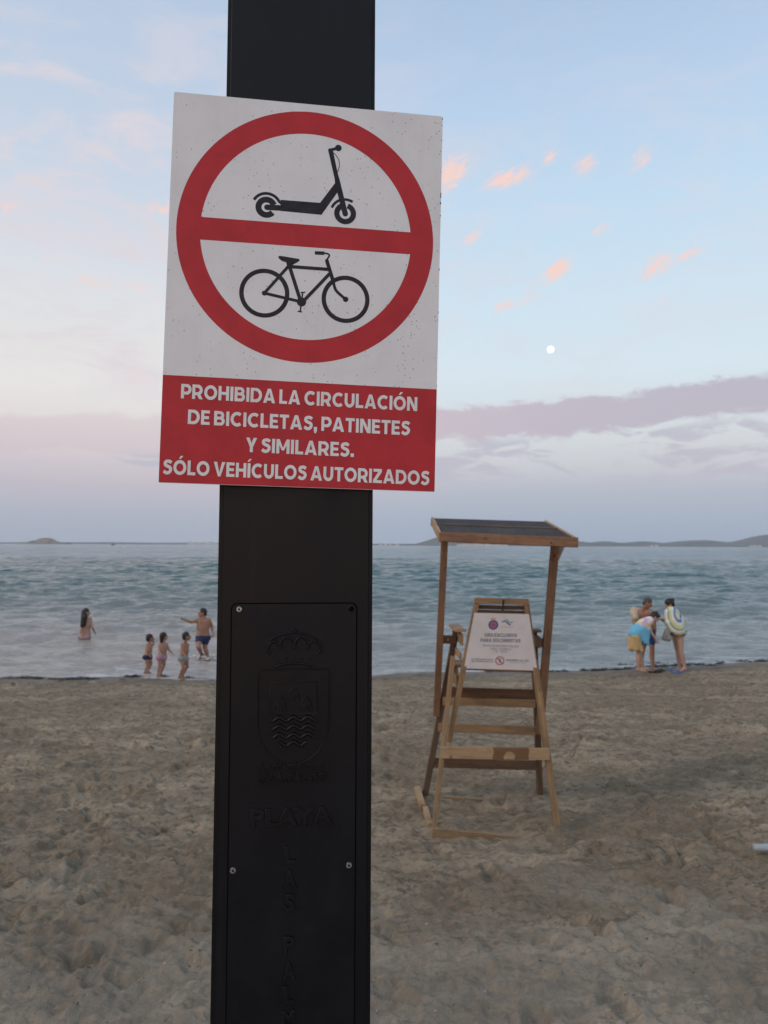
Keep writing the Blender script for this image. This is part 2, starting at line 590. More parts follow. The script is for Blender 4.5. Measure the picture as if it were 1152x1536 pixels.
wind = b.sstep(b.noise(mpl.outputs[0], 1.0, 6, .65, .4), .36, .64)
rng_k = b.m('MULTIPLY', b.sstep(b.m('LOGARITHM', b.m('MAXIMUM', sdn, 1.0), 10.0), 1.2, 2.0), b.m('MULTIPLY_ADD', wind, 1.0, .55))
vsc = b.node('ShaderNodeVectorMath', operation='SCALE')
b.t.links.new(vn.outputs[0], vsc.inputs[0])
b.t.links.new(rng_k, vsc.inputs['Scale'])
vmm = b.node('ShaderNodeVectorMath', operation='MULTIPLY')
b.t.links.new(vsc.outputs[0], vmm.inputs[0])
vmm.inputs[1].default_value = (.8, 2.2, 0)
vad = b.node('ShaderNodeVectorMath', operation='ADD')
b.t.links.new(vmm.outputs[0], vad.inputs[0])
b.t.links.new(g_.outputs['Normal'], vad.inputs[1])
vnn = b.node('ShaderNodeVectorMath', operation='NORMALIZE')
b.t.links.new(vad.outputs[0], vnn.inputs[0])
b.t.links.new(vnn.outputs[0], bn.inputs['Normal'])
mpx = b.node('ShaderNodeMapping')
mpx.inputs['Scale'].default_value = (.35, 1, 0)
b.t.links.new(g_.outputs['Position'], mpx.inputs[0])
hN = b.m('ADD', b.m('MULTIPLY', b.noise(PV, 3.2, 5, .6, .2), 1.5), b.m('ADD', b.m('MULTIPLY', b.noise(mpx.outputs[0], 1.1, 4, .55, .4), 2.6), b.m('MULTIPLY', b.noise(mpx.outputs[0], .22, 3, .5), 5.0)))
b.t.links.new(hN, bn.inputs['Height'])
b.t.links.new(bn.outputs[0], wp.inputs['Normal'])
# shallow water lightened to stand in for sky reflection, turning blue green with depth
sg_ = b.node('ShaderNodeSeparateXYZ')
b.t.links.new(g_.outputs['Position'], sg_.inputs[0])
gx, gy = sg_.outputs[0], sg_.outputs[1]
deep = b.sstep(b.m('LOGARITHM', b.m('MAXIMUM', sdn, 1.0), 10.0), .55, 1.9)
body = b.mix(deep, b.mix(b.sstep(b.m('DIVIDE', gx, b.m('ADD', gy, 1.0)), -.25, .15), (.37, .330, .295, 1), (.25, .268, .252, 1)), (.020, .095, .102, 1))
mpf = b.node('ShaderNodeMapping')
mpf.inputs['Scale'].default_value = (.03, .09, 0)
b.t.links.new(g_.outputs['Position'], mpf.inputs[0])
lanes = b.sstep(b.noise(mpf.outputs[0], 1.0, 5, .6, .3), .35, .68)
b.t.links.new(b.m('MULTIPLY_ADD', lanes, .10, .05), wp.inputs['Roughness'])
mpf2 = b.node('ShaderNodeMapping')
mpf2.inputs['Scale'].default_value = (.22, 1, 0)
b.t.links.new(g_.outputs['Position'], mpf2.inputs[0])
foam_n = b.noise(mpf2.outputs[0], 3.6, 7, .7, .6)
edge = b.m('SUBTRACT', 1.0, b.sstep(sdn, .0, 1.5))
foam = b.sstep(b.m('ADD', foam_n, b.m('MULTIPLY', edge, .13)), .60, .72)
foam = b.m('MULTIPLY', foam, b.m('SUBTRACT', .8, b.m('MULTIPLY', b.sstep(sdn, 1.0, 6.0), .8)))
b.t.links.new(b.mix(foam, body, (.56, .58, .59, 1)), wp.inputs['Base Color'])
link('sea', wme, wm)['kind'] = 'structure'


# ------------------------------------------------------------------ far shore
def hill(name, pts, Yd, depth_m, m, zmin=-3):
    """a range of hills: skyline given by photograph positions, standing at distance Yd"""
    xs = np.array([at(p[0], 800, Yd).x for p in pts])
    zs = np.array([max(at(p[0], p[1], Yd).z, .5) for p in pts])
    X1 = np.linspace(xs[0], xs[-1], 220)
    Z1 = np.interp(X1, xs, zs)
    ker = np.hanning(9)
    ker /= ker.sum()
    Z1 = np.convolve(np.pad(Z1, 4, 'edge'), ker, 'valid')
    v_ = np.linspace(-1, 1, 25)
    XX = np.repeat(X1[None], 25, 0)
    YY = Yd + np.repeat(v_[:, None], 220, 1) * depth_m
    prof = np.cos(v_ * math.pi / 2)[:, None] ** 1.3
    rough = fbm(XX / (depth_m * .35), YY / (depth_m * .35), 91, 4)
    ZZ = zmin + (Z1[None] - zmin) * prof * (1 + .22 * rough * (1 - prof ** 4))
    return tag(link(name, grid_mesh(name, XX, YY, ZZ), m), kind='structure')


hm = varied('dry_hillside', (.17, .15, .13), (.10, .105, .085), .006, .95, 0, coords='Object')
hm2 = varied('rock_hillside', (.30, .22, .17), (.16, .14, .11), .02, .95, 0, coords='Object')
hill('hills', [(860, 817), (885, 814), (905, 811.5), (925, 814), (940, 814), (960, 812), (975, 812.5), (990, 815), (1010, 813), (1030, 811),
               (1055, 810), (1075, 812), (1095, 813.5), (1110, 812), (1125, 808), (1140, 803.5), (1160, 801), (1200, 798), (1260, 806), (1300, 812)], 5200, 500, hm)
hill('headland', [(600, 817.5), (625, 815.5), (640, 811), (655, 806), (690, 804), (730, 808), (780, 812), (830, 811), (870, 812), (915, 818.5)], 4300, 300, hm)
hill('island', [(34, 814.5), (44, 812.5), (50, 810.5), (56, 810.5), (59, 808), (68, 806.5), (76, 807), (82, 810), (90, 813.5), (104, 815)], 3600, 70, hm2)
hill('far_coast', [(-60, 813), (20, 813.6), (60, 812.8), (120, 813.5), (170, 813.2), (230, 814.2), (290, 814.0), (330, 814.4), (450, 814.6), (560, 815.6), (700, 815.8), (800, 816), (950, 817), (1200, 818)],
     5600, 500, hm)

bw = varied('pale_render_wall', (.85, .78, .72), (.78, .70, .64), .2, .9, 0)
br_ = varied('terracotta_roof', (.30, .16, .11), (.24, .13, .1), .5, .9, 0)
bwin = mat('dark_window', (.05, .06, .07), .3)[0]


def box(bm_, c, s):
    g = bmesh.ops.create_cube(bm_, size=1)['verts']
    for v in g:
        v.co = Vector((c[0] + v.co.x * s[0], c[1] + v.co.y * s[1], c[2] + v.co.z * s[2]))
    return g


def bmesh_obj(name, bm_, m, parent=None, smooth=False, mw=None):
    me = bpy.data.meshes.new(name)
    bm_.to_mesh(me)
    bm_.free()
    return link(name, me, m, parent, mw, smooth)


ORD = ['first', 'second', 'third', 'fourth', 'fifth', 'sixth', 'seventh', 'eighth', 'ninth']


def building(px, w, h, Yd, label, group, flat):
    p = at(px, 815, Yd)
    t = empty('far_building', Matrix.Translation((p.x, Yd, 1.0)), label, 'building', group)
    k = bmesh.new()
    box(k, (0, 0, h / 2), (w, 12, h))
    bmesh_obj('wall', k, bw, t)
    k = bmesh.new()
    if flat:
        box(k, (0, 0, h + .6), (w + 1, 13, 1.2))
    else:
        vs = [k.verts.new(q) for q in [(-w / 2 - .5, -6.6, h), (w / 2 + .5, -6.6, h), (w / 2 + .5, 6.6, h), (-w / 2 - .5, 6.6, h), (-w / 2, 0, h + 3.2), (w / 2, 0, h + 3.2)]]
        for f in [(0, 1, 5, 4), (1, 2, 5), (2, 3, 4, 5), (3, 0, 4), (3, 2, 1, 0)]:
            k.faces.new([vs[i] for i in f])
    bmesh_obj('roof', k, br_ if not flat else bw, t)
    n = max(2, int(w / 7))
    for q in range(n):
        k = bmesh.new()
        box(k, (-w / 2 + (q + .5) * w / n, -6.05, h * .55), (1.6, .2, 2.0))
        bmesh_obj('window', k, bwin, t)


random.seed(3)
for i, px in enumerate([284, 289, 294, 299, 305, 311, 317, 323]):
    building(px, random.uniform(16, 26), random.uniform(9, 15), 4700, ORD[i] + ' from left of the tiny coast buildings left of the post', 'pale waterfront buildings left of the post', i % 2)
for i, px in enumerate([571, 578, 586, 596]):
    building(px, random.uniform(14, 24), random.uniform(6, 10), 4700, ORD[i] + ' from left of the tiny coast buildings right of the post', 'pale waterfront buildings right of the post', i % 2)
for i, px in enumerate([689, 697, 706, 714, 722, 731, 740, 748, 757]):
    building(px, random.uniform(16, 26), random.uniform(6, 7.5), 3000, ORD[i] + ' from left of the low white buildings under the chair roof', 'white buildings seen under the chair roof', i % 2)
for i, px in enumerate([1127, 1133, 1140]):
    building(px, random.uniform(14, 22), random.uniform(7, 10), 4500, ORD[i] + ' from left of the tiny buildings below the highest hill', 'buildings below the right hill', i % 2)
for i, px in enumerate([978, 985]):
    building(px, 15, 8, 4500, ORD[i] + ' from left of the tiny buildings below the middle hills', 'buildings below the middle hills', i % 2)

# small dark boat on the horizon left of the post
p = at(170, 815, 1500)
bt = empty('boat', Matrix.Translation((p.x, 1500, 0)), 'small dark boat far out on the horizon, left of the black post', 'boat')
dk = varied('dark_boat_paint', (.05, .05, .055), (.08, .08, .08), 1, .5)
k = bmesh.new()
secs = []
for sx in np.linspace(-4.5, 4.5, 9):
    wd = 1.5 * (1 - max(0, (sx - 1) / 3.6) ** 2) ** .5 if sx > 1 else 1.5
    sheer = 1.1 + .05 * max(sx, 0) ** 1.5
    secs.append([k.verts.new((sx, -wd, sheer)), k.verts.new((sx, -wd * .6, -.3)), k.verts.new((sx, wd * .6, -.3)), k.verts.new((sx, wd, sheer))])
for a_, c_ in zip(secs[:-1], secs[1:]):
    for i in range(4):
        k.faces.new([a_[i], c_[i], c_[(i + 1) % 4], a_[(i + 1) % 4]])
k.faces.new(secs[0])
bmesh_obj('hull', k, dk, bt)
k = bmesh.new()
g = box(k, (-.6, 0, 2.0), (3.4, 2.0, 1.8))
for v in g:
    if v.co.z > 2:
        v.co.x = -.6 + (v.co.x + .6) * .7
bmesh_obj('cabin', k, dk, bt)
k = bmesh.new()
box(k, (-.8, 0, 4.0), (.18, .18, 2.4))
bmesh_obj('mast', k, dk, bt)

# the moon
mm, mp_, b = mat('moon_surface', (1, .97, .92), 1)
mp_.inputs['Emission Color'].default_value = (1, .97, .93, 1)
t0_ = b.node('ShaderNodeTexCoord')
b.t.links.new(b.m('MULTIPLY_ADD', b.noise(t0_.outputs['Object'], .006, 3), .25, .86), mp_.inputs['Emission Strength'])
k = bmesh.new()
bmesh.ops.create_uvsphere(k, u_segments=64, v_segments=32, radius=60000 * 5.4 / 1190)
mo = bmesh_obj('moon', k, mm, smooth=True)
mo.location = CAM + (at(826, 524.5, 10) - CAM).normalized() * 60000
tag(mo, 'full white moon in the pale blue sky above the cloud bank', 'moon')

# ------------------------------------------------------------------ haze
hz = bpy.data.materials.new('haze_air')
hz.use_nodes = True
hn = hz.node_tree
hn.nodes.remove(hn.nodes['Principled BSDF'])
pv_ = hn.nodes.new('ShaderNodeVolumePrincipled')
pv_.inputs['Color'].default_value = (.86, .90, 1.0, 1)
pv_.inputs['Density'].default_value = .00007
hn.links.new(pv_.outputs[0], hn.nodes['Material Output'].inputs['Volume'])
HAZE = True
if HAZE:
    k = bmesh.new()
    box(k, (0, 3000, 85), (14000, 6700, 180))
    tag(bmesh_obj('haze', k, hz), kind='stuff')


# ------------------------------------------------------------------ wood
def wood(name, c1, c2, dark):
    m, p, b = mat(name, c1, .75, 0, .3)
    t = b.node('ShaderNodeTexCoord')
    oi = b.node('ShaderNodeObjectInfo')
    mp = b.node('ShaderNodeMapping')
    mp.inputs['Scale'].default_value = (1.2, 14, 14)
    ad = b.node('ShaderNodeVectorMath', operation='ADD')
    b.t.links.new(t.outputs['Object'], ad.inputs[0])
    cx = b.comb(b.m('MULTIPLY', oi.outputs['Random'], 37.0), b.m('MULTIPLY', oi.outputs['Random'], 11.0), 0.0)
    b.t.links.new(cx, ad.inputs[1])
    b.t.links.new(ad.outputs[0], mp.inputs[0])
    g = b.noise(mp.outputs[0], 3.0, 6, .6, .6)
    c = b.mix(b.sstep(g, .3, .7), (*c1, 1), (*c2, 1))
    kn = b.node('ShaderNodeTexVoronoi')
    b.t.links.new(ad.outputs[0], kn.inputs['Vector'])
    kn.inputs['Scale'].default_value = 3.2
    knot = b.m('SUBTRACT', 1.0, b.sstep(kn.outputs['Distance'], .025, .075))
    c = b.mix(b.m('MULTIPLY', knot, .75), c, (*dark, 1))
    st = b.sstep(b.noise(ad.outputs[0], 4.0, 5, .6), .5, .75)
    c = b.mix(b.m('MULTIPLY', st, .5), c, (*dark, 1))
    c = b.mix(b.m('MULTIPLY', b.sstep(b.noise(mp.outputs[0], 9.0, 4, .7), .56, .68), .55), c, (*dark, 1))
    c = b.mix(b.m('MULTIPLY', oi.outputs['Random'], .25), c, (.20, .17, .14, 1))
    b.t.links.new(c, p.inputs['Base Color'])
    bn = b.node('ShaderNodeBump')
    bn.inputs['Strength'].default_value = .4
    bn.inputs['Distance'].default_value = .003
    b.t.links.new(g, bn.inputs['Height'])
    b.t.links.new(bn.outputs[0], p.inputs['Normal'])
    return m


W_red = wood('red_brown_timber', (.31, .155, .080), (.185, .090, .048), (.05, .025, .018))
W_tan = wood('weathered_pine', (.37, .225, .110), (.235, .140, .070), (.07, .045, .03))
W_dark = wood('dark_timber', (.155, .082, .045), (.095, .052, .030), (.03, .02, .015))  # darker brown wood tone for some of the boards
W_light = wood('bare_pine', (.50, .32, .17), (.38, .235, .12), (.16, .07, .035))
metal = varied('zinc_screw', (.45, .45, .45), (.25, .24, .23), 200, .4)
metal.node_tree.nodes['Principled BSDF'].inputs['Metallic'].default_value = .9


def plank(name, p0, p1, w, t, m, parent, face=(0, -1, 0), taper=1.0, bev=.003, sag=0.0):
    """board from p0 to p1; w is its width in the plane facing `face`, t its thickness along `face`"""
    p0, p1 = Vector(p0), Vector(p1)
    d = (p1 - p0)
    ln = d.length
    d.normalize()
    z = Vector(face)
    z = (z - d * z.dot(d)).normalized()
    yv = z.cross(d)
    mw = Matrix((d, yv, z)).transposed().to_4x4()
    mw.translation = (p0 + p1) / 2
    k = bmesh.new()
    n = 4
    ringv = []
    for i in range(n + 1):
        f = i / n
        x = -ln / 2 + ln * f
        ww = w * (1 + (taper - 1) * f) / 2 * (1 + random.uniform(-.012, .012))
        b_ = bev
        zz = t / 2
        off = -sag * 4 * f * (1 - f)
        pts = [(-ww + b_, -zz), (ww - b_, -zz), (ww, -zz + b_), (ww, zz - b_), (ww - b_, zz), (-ww + b_, zz), (-ww, zz - b_), (-ww, -zz + b_)]
        ringv.append([k.verts.new((x, q[0] + off, q[1])) for q in pts])
    for a_, c_ in zip(ringv[:-1], ringv[1:]):
        for i in range(8):
            k.faces.new([a_[i], a_[(i + 1) % 8], c_[(i + 1) % 8], c_[i]])
    k.faces.new(ringv[0][::-1])
    k.faces.new(ringv[-1])
    bmesh.ops.recalc_face_normals(k, faces=k.faces)
    return bmesh_obj(name, k, m, parent, mw=mw)


CH = empty('lifeguard_chair', Matrix.Translation((.96, 6.8, .33)), 'tall wooden lifeguard chair with a slanted roof standing on the sand', 'lifeguard chair')
f_ = (0, -1, 0)
# rear (nearer) legs
plank('leg', at(650.5, 1250, 6.35), at(679.5, 984, 6.62), .038, .07, W_tan, CH)
plank('leg', at(837, 1250, 6.35), at(802, 990, 6.62), .048, .07, W_tan, CH)
# front (seaward) legs
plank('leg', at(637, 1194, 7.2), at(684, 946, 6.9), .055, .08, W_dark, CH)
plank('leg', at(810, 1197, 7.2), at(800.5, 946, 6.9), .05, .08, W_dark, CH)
# backrest stiles
plank('backrest_stile', at(673.5, 1112, 6.60), at(716, 898, 6.50), .042, .06, W_tan, CH)
plank('backrest_stile', at(818, 1118, 6.60), at(788.5, 900, 6.50), .046, .06, W_tan, CH)
# canopy posts
plank('canopy_post', at(654.5, 1073, 7.02), at(667, 806, 6.5), .060, .045, W_red, CH)
plank('canopy_post', at(809, 1100, 7.02), at(833, 812, 6.5), .072, .045, W_red, CH)
# cross boards
rung = plank('rung', at(661, 1128.5, 6.415), at(824, 1131, 6.415), .100, .025, W_light, CH)
W_st = W_light.copy()
W_st.name = 'stained_pine'
rung.data.materials[0] = W_st
b = NB(W_st.node_tree)
bp_ = W_st.node_tree.nodes['Principled BSDF']
prev = bp_.inputs['Base Color'].links[0].from_socket
to_ = b.node('ShaderNodeTexCoord')
so_ = b.node('ShaderNodeSeparateXYZ')
b.t.links.new(to_.outputs['Object'], so_.inputs[0])
wn = b.m('MULTIPLY', b.m('SUBTRACT', b.noise(to_.outputs['Object'], 14, 3), .5), .06)
xx_ = b.m('ADD', so_.outputs[0], wn)
m1 = b.m('SUBTRACT', 1.0, b.sstep(b.m('ABSOLUTE', b.m('SUBTRACT', xx_, .135)), .150, .158))
hole = b.m('ADD', b.m('POWER', b.m('MULTIPLY', b.m('SUBTRACT', xx_, .125), 22.0), 2.0), b.m('POWER', b.m('MULTIPLY', b.m('SUBTRACT', so_.outputs[1], -.03), 20.0), 2.0))
m1 = b.m('MULTIPLY', m1, b.sstep(hole, .8, 1.1))
b.t.links.new(b.mix(b.m('MULTIPLY', m1, .8), prev, (.13, .055, .022, 1)), bp_.inputs['Base Color'])
plank('rung', at(651, 1144, 7.115), at(808, 1148, 7.115), .088, .024, W_dark, CH)
plank('rung', at(657, 1091, 7.02), at(804, 1096, 7.02), .082, .024, W_tan, CH)
plank('footrest_board', at(664, 1038, 6.97), at(803, 1042, 6.97), .095, .022, W_dark, CH)
plank('footrest_board', at(664, 1051.5, 6.93), at(803, 1055.5, 6.93), .075, .022, W_tan, CH)
# seat slats
for i in range(4):
    yy = 6.66 + i * .085
    plank('seat_slat', (.64, yy, 1.665), (1.37, yy, 1.665), .075, .02, W_tan, CH, face=(0, 0, 1))
plank('seat_rail', (.655, 6.60, 1.625), (.640, 6.95, 1.625), .05, .03, W_tan, CH, face=(1, 0, 0))
plank('seat_rail', (1.36, 6.60, 1.62), (1.375, 6.95, 1.62), .05, .03, W_tan, CH, face=(1, 0, 0))
# board joining the canopy posts behind the backrest
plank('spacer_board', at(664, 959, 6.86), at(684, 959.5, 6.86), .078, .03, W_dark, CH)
plank('spacer_board', at(800, 963.5, 6.86), at(817, 964, 6.86), .082, .03, W_tan, CH)
# backrest boards
plank('backrest_board', at(712, 900.8, 6.475), at(793, 903, 6.475), .052, .022, W_tan, CH)
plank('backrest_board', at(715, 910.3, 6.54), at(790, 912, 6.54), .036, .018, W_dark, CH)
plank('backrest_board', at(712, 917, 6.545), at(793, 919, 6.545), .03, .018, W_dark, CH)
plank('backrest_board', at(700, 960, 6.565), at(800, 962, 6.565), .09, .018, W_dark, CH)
plank('backrest_board', at(697, 1001, 6.60), at(806, 1005.5, 6.60), .045, .02, W_tan, CH)
# arm rests and the boards beneath
plank('armrest', at(681, 938, 6.98), at(691, 946, 6.55), .10, .022, W_light, CH, face=(0, 0, 1))
plank('armrest', at(801, 944, 6.98), at(804, 947, 6.55), .10, .022, W_dark, CH, face=(0, 0, 1))
plank('side_board', (.700, 6.56, 1.91), (.695, 6.90, 1.91), .10, .02, W_tan, CH, face=(1, 0, 0))
plank('side_board', (.690, 6.60, 1.76), (.675, 6.90, 1.77), .06, .022, W_light, CH, face=(1, 0, 0))
plank('side_board', (.668, 6.64, 1.53), (.650, 6.90, 1.53), .10, .02, W_tan, CH, face=(1, 0, 0))
plank('side_board', (1.385, 6.56, 1.89), (1.39, 6.90, 1.89), .10, .02, W_dark, CH, face=(1, 0, 0))
# half buried sill boards
g0, g1 = sand_z(.5, 6.28), sand_z(1.3, 6.28)
plank('sill_board', (.415, 6.235, .350), (1.25, 6.235, .275), .085, .03, W_tan, CH)
plank('sill_board', (.335, 7.22, .385), (.365, 6.74, .375), .05, .06, W_light, CH, face=(0, 0, 1))
plank('sill_board', (.385, 6.72, .372), (.405, 6.36, .355), .045, .06, W_light, CH, face=(0, 0, 1))
plank('sill_board', (.46, 7.19, .315), (.95, 7.19, .28), .06, .03, W_tan, CH)
# brace under the roof, right
plank('brace', at(834, 838, 6.47), at(843, 818, 6.75), .045, .04, W_red, CH)
plank('brace', at(667, 834, 6.47), at(666, 814, 6.75), .045, .04, W_red, CH)
# bolts
for q in [(672, 959.5, 6.835), (809, 964, 6.835), (667.5, 812, 6.07), (728, 807, 6.07), (827, 814, 6.07)]:
    k = bmesh.new()
    bmesh.ops.create_cone(k, cap_ends=True, segments=10, radius1=.010, radius2=.007, depth=.01)
    v = at(*q)
    bmesh_obj('bolt', k, metal if q[1] > 900 else W_dark, CH, mw=Matrix.Translation(v) @ Matrix.Rotation(R(90), 4, 'X'))
# strap round the top rail
k = bmesh.new()
box(k, (0, 0, 0), (.014, .03, .10))
bmesh.ops.bevel(k, geom=k.edges[:], offset=.004, segments=2, affect='EDGES')
strapm = mat('black_strap', (.012, .012, .013), .6)[0]
bmesh_obj('strap', k, strapm, CH, mw=Matrix.Translation(at(754.5, 908, 6.462)) @ Matrix.Rotation(R(4), 4, 'Y'))

# roof
NL, NR, FL, FR = at(656, 801.5, 6.1), at(866, 809.5, 6.1), at(646.5, 779, 7.2), at(819, 784, 7.2)
nrm = (NR - NL).cross(FL - NL).normalized()
plank('roof_fascia', at(659.5, 805.2, 6.1), at(866.8, 813.8, 6.1), .082, .028, W_red, CH, face=(0, -1, .1))
plank('roof_fascia', FL + nrm * -.03, FR + nrm * -.03, .07, .026, W_dark, CH, face=(0, -1, .1))
sl = at(660.3, 805.5, 6.125)
plank('roof_fascia', sl, at(648.5, 781.5, 7.19), .080, .024, W_light, CH, face=(-1, 0, 0))
plank('roof_fascia', at(864.8, 813.8, 6.125), at(818, 786.5, 7.19), .080, .024, W_light, CH, face=(1, 0, 0))
rm, rp, b = mat('dark_reed_mat', (.045, .040, .040), .85, 0, .2)
t_ = b.node('ShaderNodeTexCoord')
mpq = b.node('ShaderNodeMapping')
mpq.inputs['Scale'].default_value = (160, 4, 1)
b.t.links.new(t_.outputs['Object'], mpq.inputs[0])
rn = b.noise(mpq.outputs[0], 1.0, 3, .6)
rn2 = b.noise(t_.outputs['Object'], 5.0, 5, .6)
cc = b.mix(b.sstep(rn, .3, .7), (.026, .022, .024, 1), (.085, .072, .068, 1))
cc = b.mix(b.m('MULTIPLY', b.sstep(rn2, .45, .7), .5), cc, (.11, .095, .085, 1))
b.t.links.new(cc, rp.inputs['Base Color'])
bn = b.node('ShaderNodeBump')
bn.inputs['Strength'].default_value = .8
bn.inputs['Distance'].default_value = .006
b.t.links.new(rn, bn.inputs['Height'])
b.t.links.new(bn.outputs[0], rp.inputs['Normal'])


def quadpanel(name, a_, b_, c_, d_, th, m, parent):
    n = (b_ - a_).cross(d_ - a_).normalized()
    vs = [a_, b_, c_, d_]
    v = [tuple(q) for q in vs] + [tuple(q - n * th) for q in vs]
    me = pydata(name, v, [(0, 1, 2, 3), (7, 6, 5, 4), (0, 4, 5, 1), (1, 5, 6, 2), (2, 6, 7, 3), (3, 7, 4, 0)])
    return link(name, me, m, parent, Matrix.Identity(4))


def lerp(a_, b_, f):
    return a_ + (b_ - a_) * f


rl0, rr0, rl1, rr1 = at(664.5, 799.3, 6.15), at(861, 807.0, 6.15), at(651, 777.2, 7.16), at(815.5, 782.3, 7.16)
ml, mr = lerp(rl0, rl1, .50), lerp(rr0, rr1, .50)
ml2, mr2 = lerp(rl0, rl1, .545), lerp(rr0, rr1, .545)
quadpanel('roof_mat', rl0, rr0, mr, ml, .015, rm, CH)
quadpanel('roof_mat', ml2, mr2, rr1, rl1, .015, rm, CH)
quadpanel('roof_batten', lerp(ml, ml2, .0) + Vector((0, 0, .008)), mr + Vector((0, 0, .008)), mr2 + Vector((0, 0, .008)), ml2 + Vector((0, 0, .008)), .03, W_dark, CH)
for f in (.25, .5, .75):
    plank('roof_batten', lerp(rl0, rr0, f) + Vector((0, 0, -.03)), lerp(rl1, rr1, f) + Vector((0, 0, -.03)), .04, .025, W_tan, CH, face=(0, 0, 1))


# ------------------------------------------------------------------ print: strokes and lettering
def stroke(pts, w, closed=False, cap=False):
    """quads following a polyline of width w, mitred"""
    P_ = [Vector(p) for p in pts]
    n = len(P_)
    Lf, Rt = [], []
    for i in range(n):
        a_ = P_[(i - 1) % n] if (closed or i > 0) else None
        c_ = P_[(i + 1) % n] if (closed or i < n - 1) else None
        d1 = (P_[i] - a_).normalized() if a_ is not None else (c_ - P_[i]).normalized()
        d2 = (c_ - P_[i]).normalized() if c_ is not None else d1
        t_ = (d1 + d2)
        t_ = t_.normalized() if t_.length > 1e-6 else d1
        nn = Vector((-t_.y, t_.x))
        s_ = w / 2 / max(.5, nn.dot(Vector((-d1.y, d1.x))))
        Lf.append(P_[i] + nn * s_)
        Rt.append(P_[i] - nn * s_)
    out = []
    m_ = n if closed else n - 1
    for i in range(m_):
        j = (i + 1) % n
        out.append([Rt[i], Rt[j], Lf[j], Lf[i]])
    return out


def strip(pts, w, closed=False):
    return ('group', stroke(pts, w, closed))


def arc(cx, cy, rx, ry, a0, a1, n=14):
    return [(cx + rx * math.cos(R(a0 + (a1 - a0) * i / n)), cy + ry * math.sin(R(a0 + (a1 - a0) * i / n))) for i in range(n + 1)]


def disc(cx, cy, r, n=20):
    return ('group', [[Vector(p) for p in arc(cx, cy, r, r, 0, 360 * (n - 1) / n, n - 1)]])


def poly(pts):
    return ('group', [[Vector(p) for p in pts]])


def catmull(pts, n=5):
    P_ = [Vector(p) for p in pts]
    P_ = [2 * P_[0] - P_[1]] + P_ + [2 * P_[-1] - P_[-2]]
    out = []
    for i in range(1, len(P_) - 2):
        for j in range(n):
            t_ = j / n
            a_, b_, c_, d_ = P_[i - 1:i + 3]
            out.append(.5 * ((2 * b_) + (c_ - a_) * t_ + (2 * a_ - 5 * b_ + 4 * c_ - d_) * t_ ** 2 + (3 * b_ - a_ - 3 * c_ + d_) * t_ ** 3))
    out.append(P_[-2])
    return out


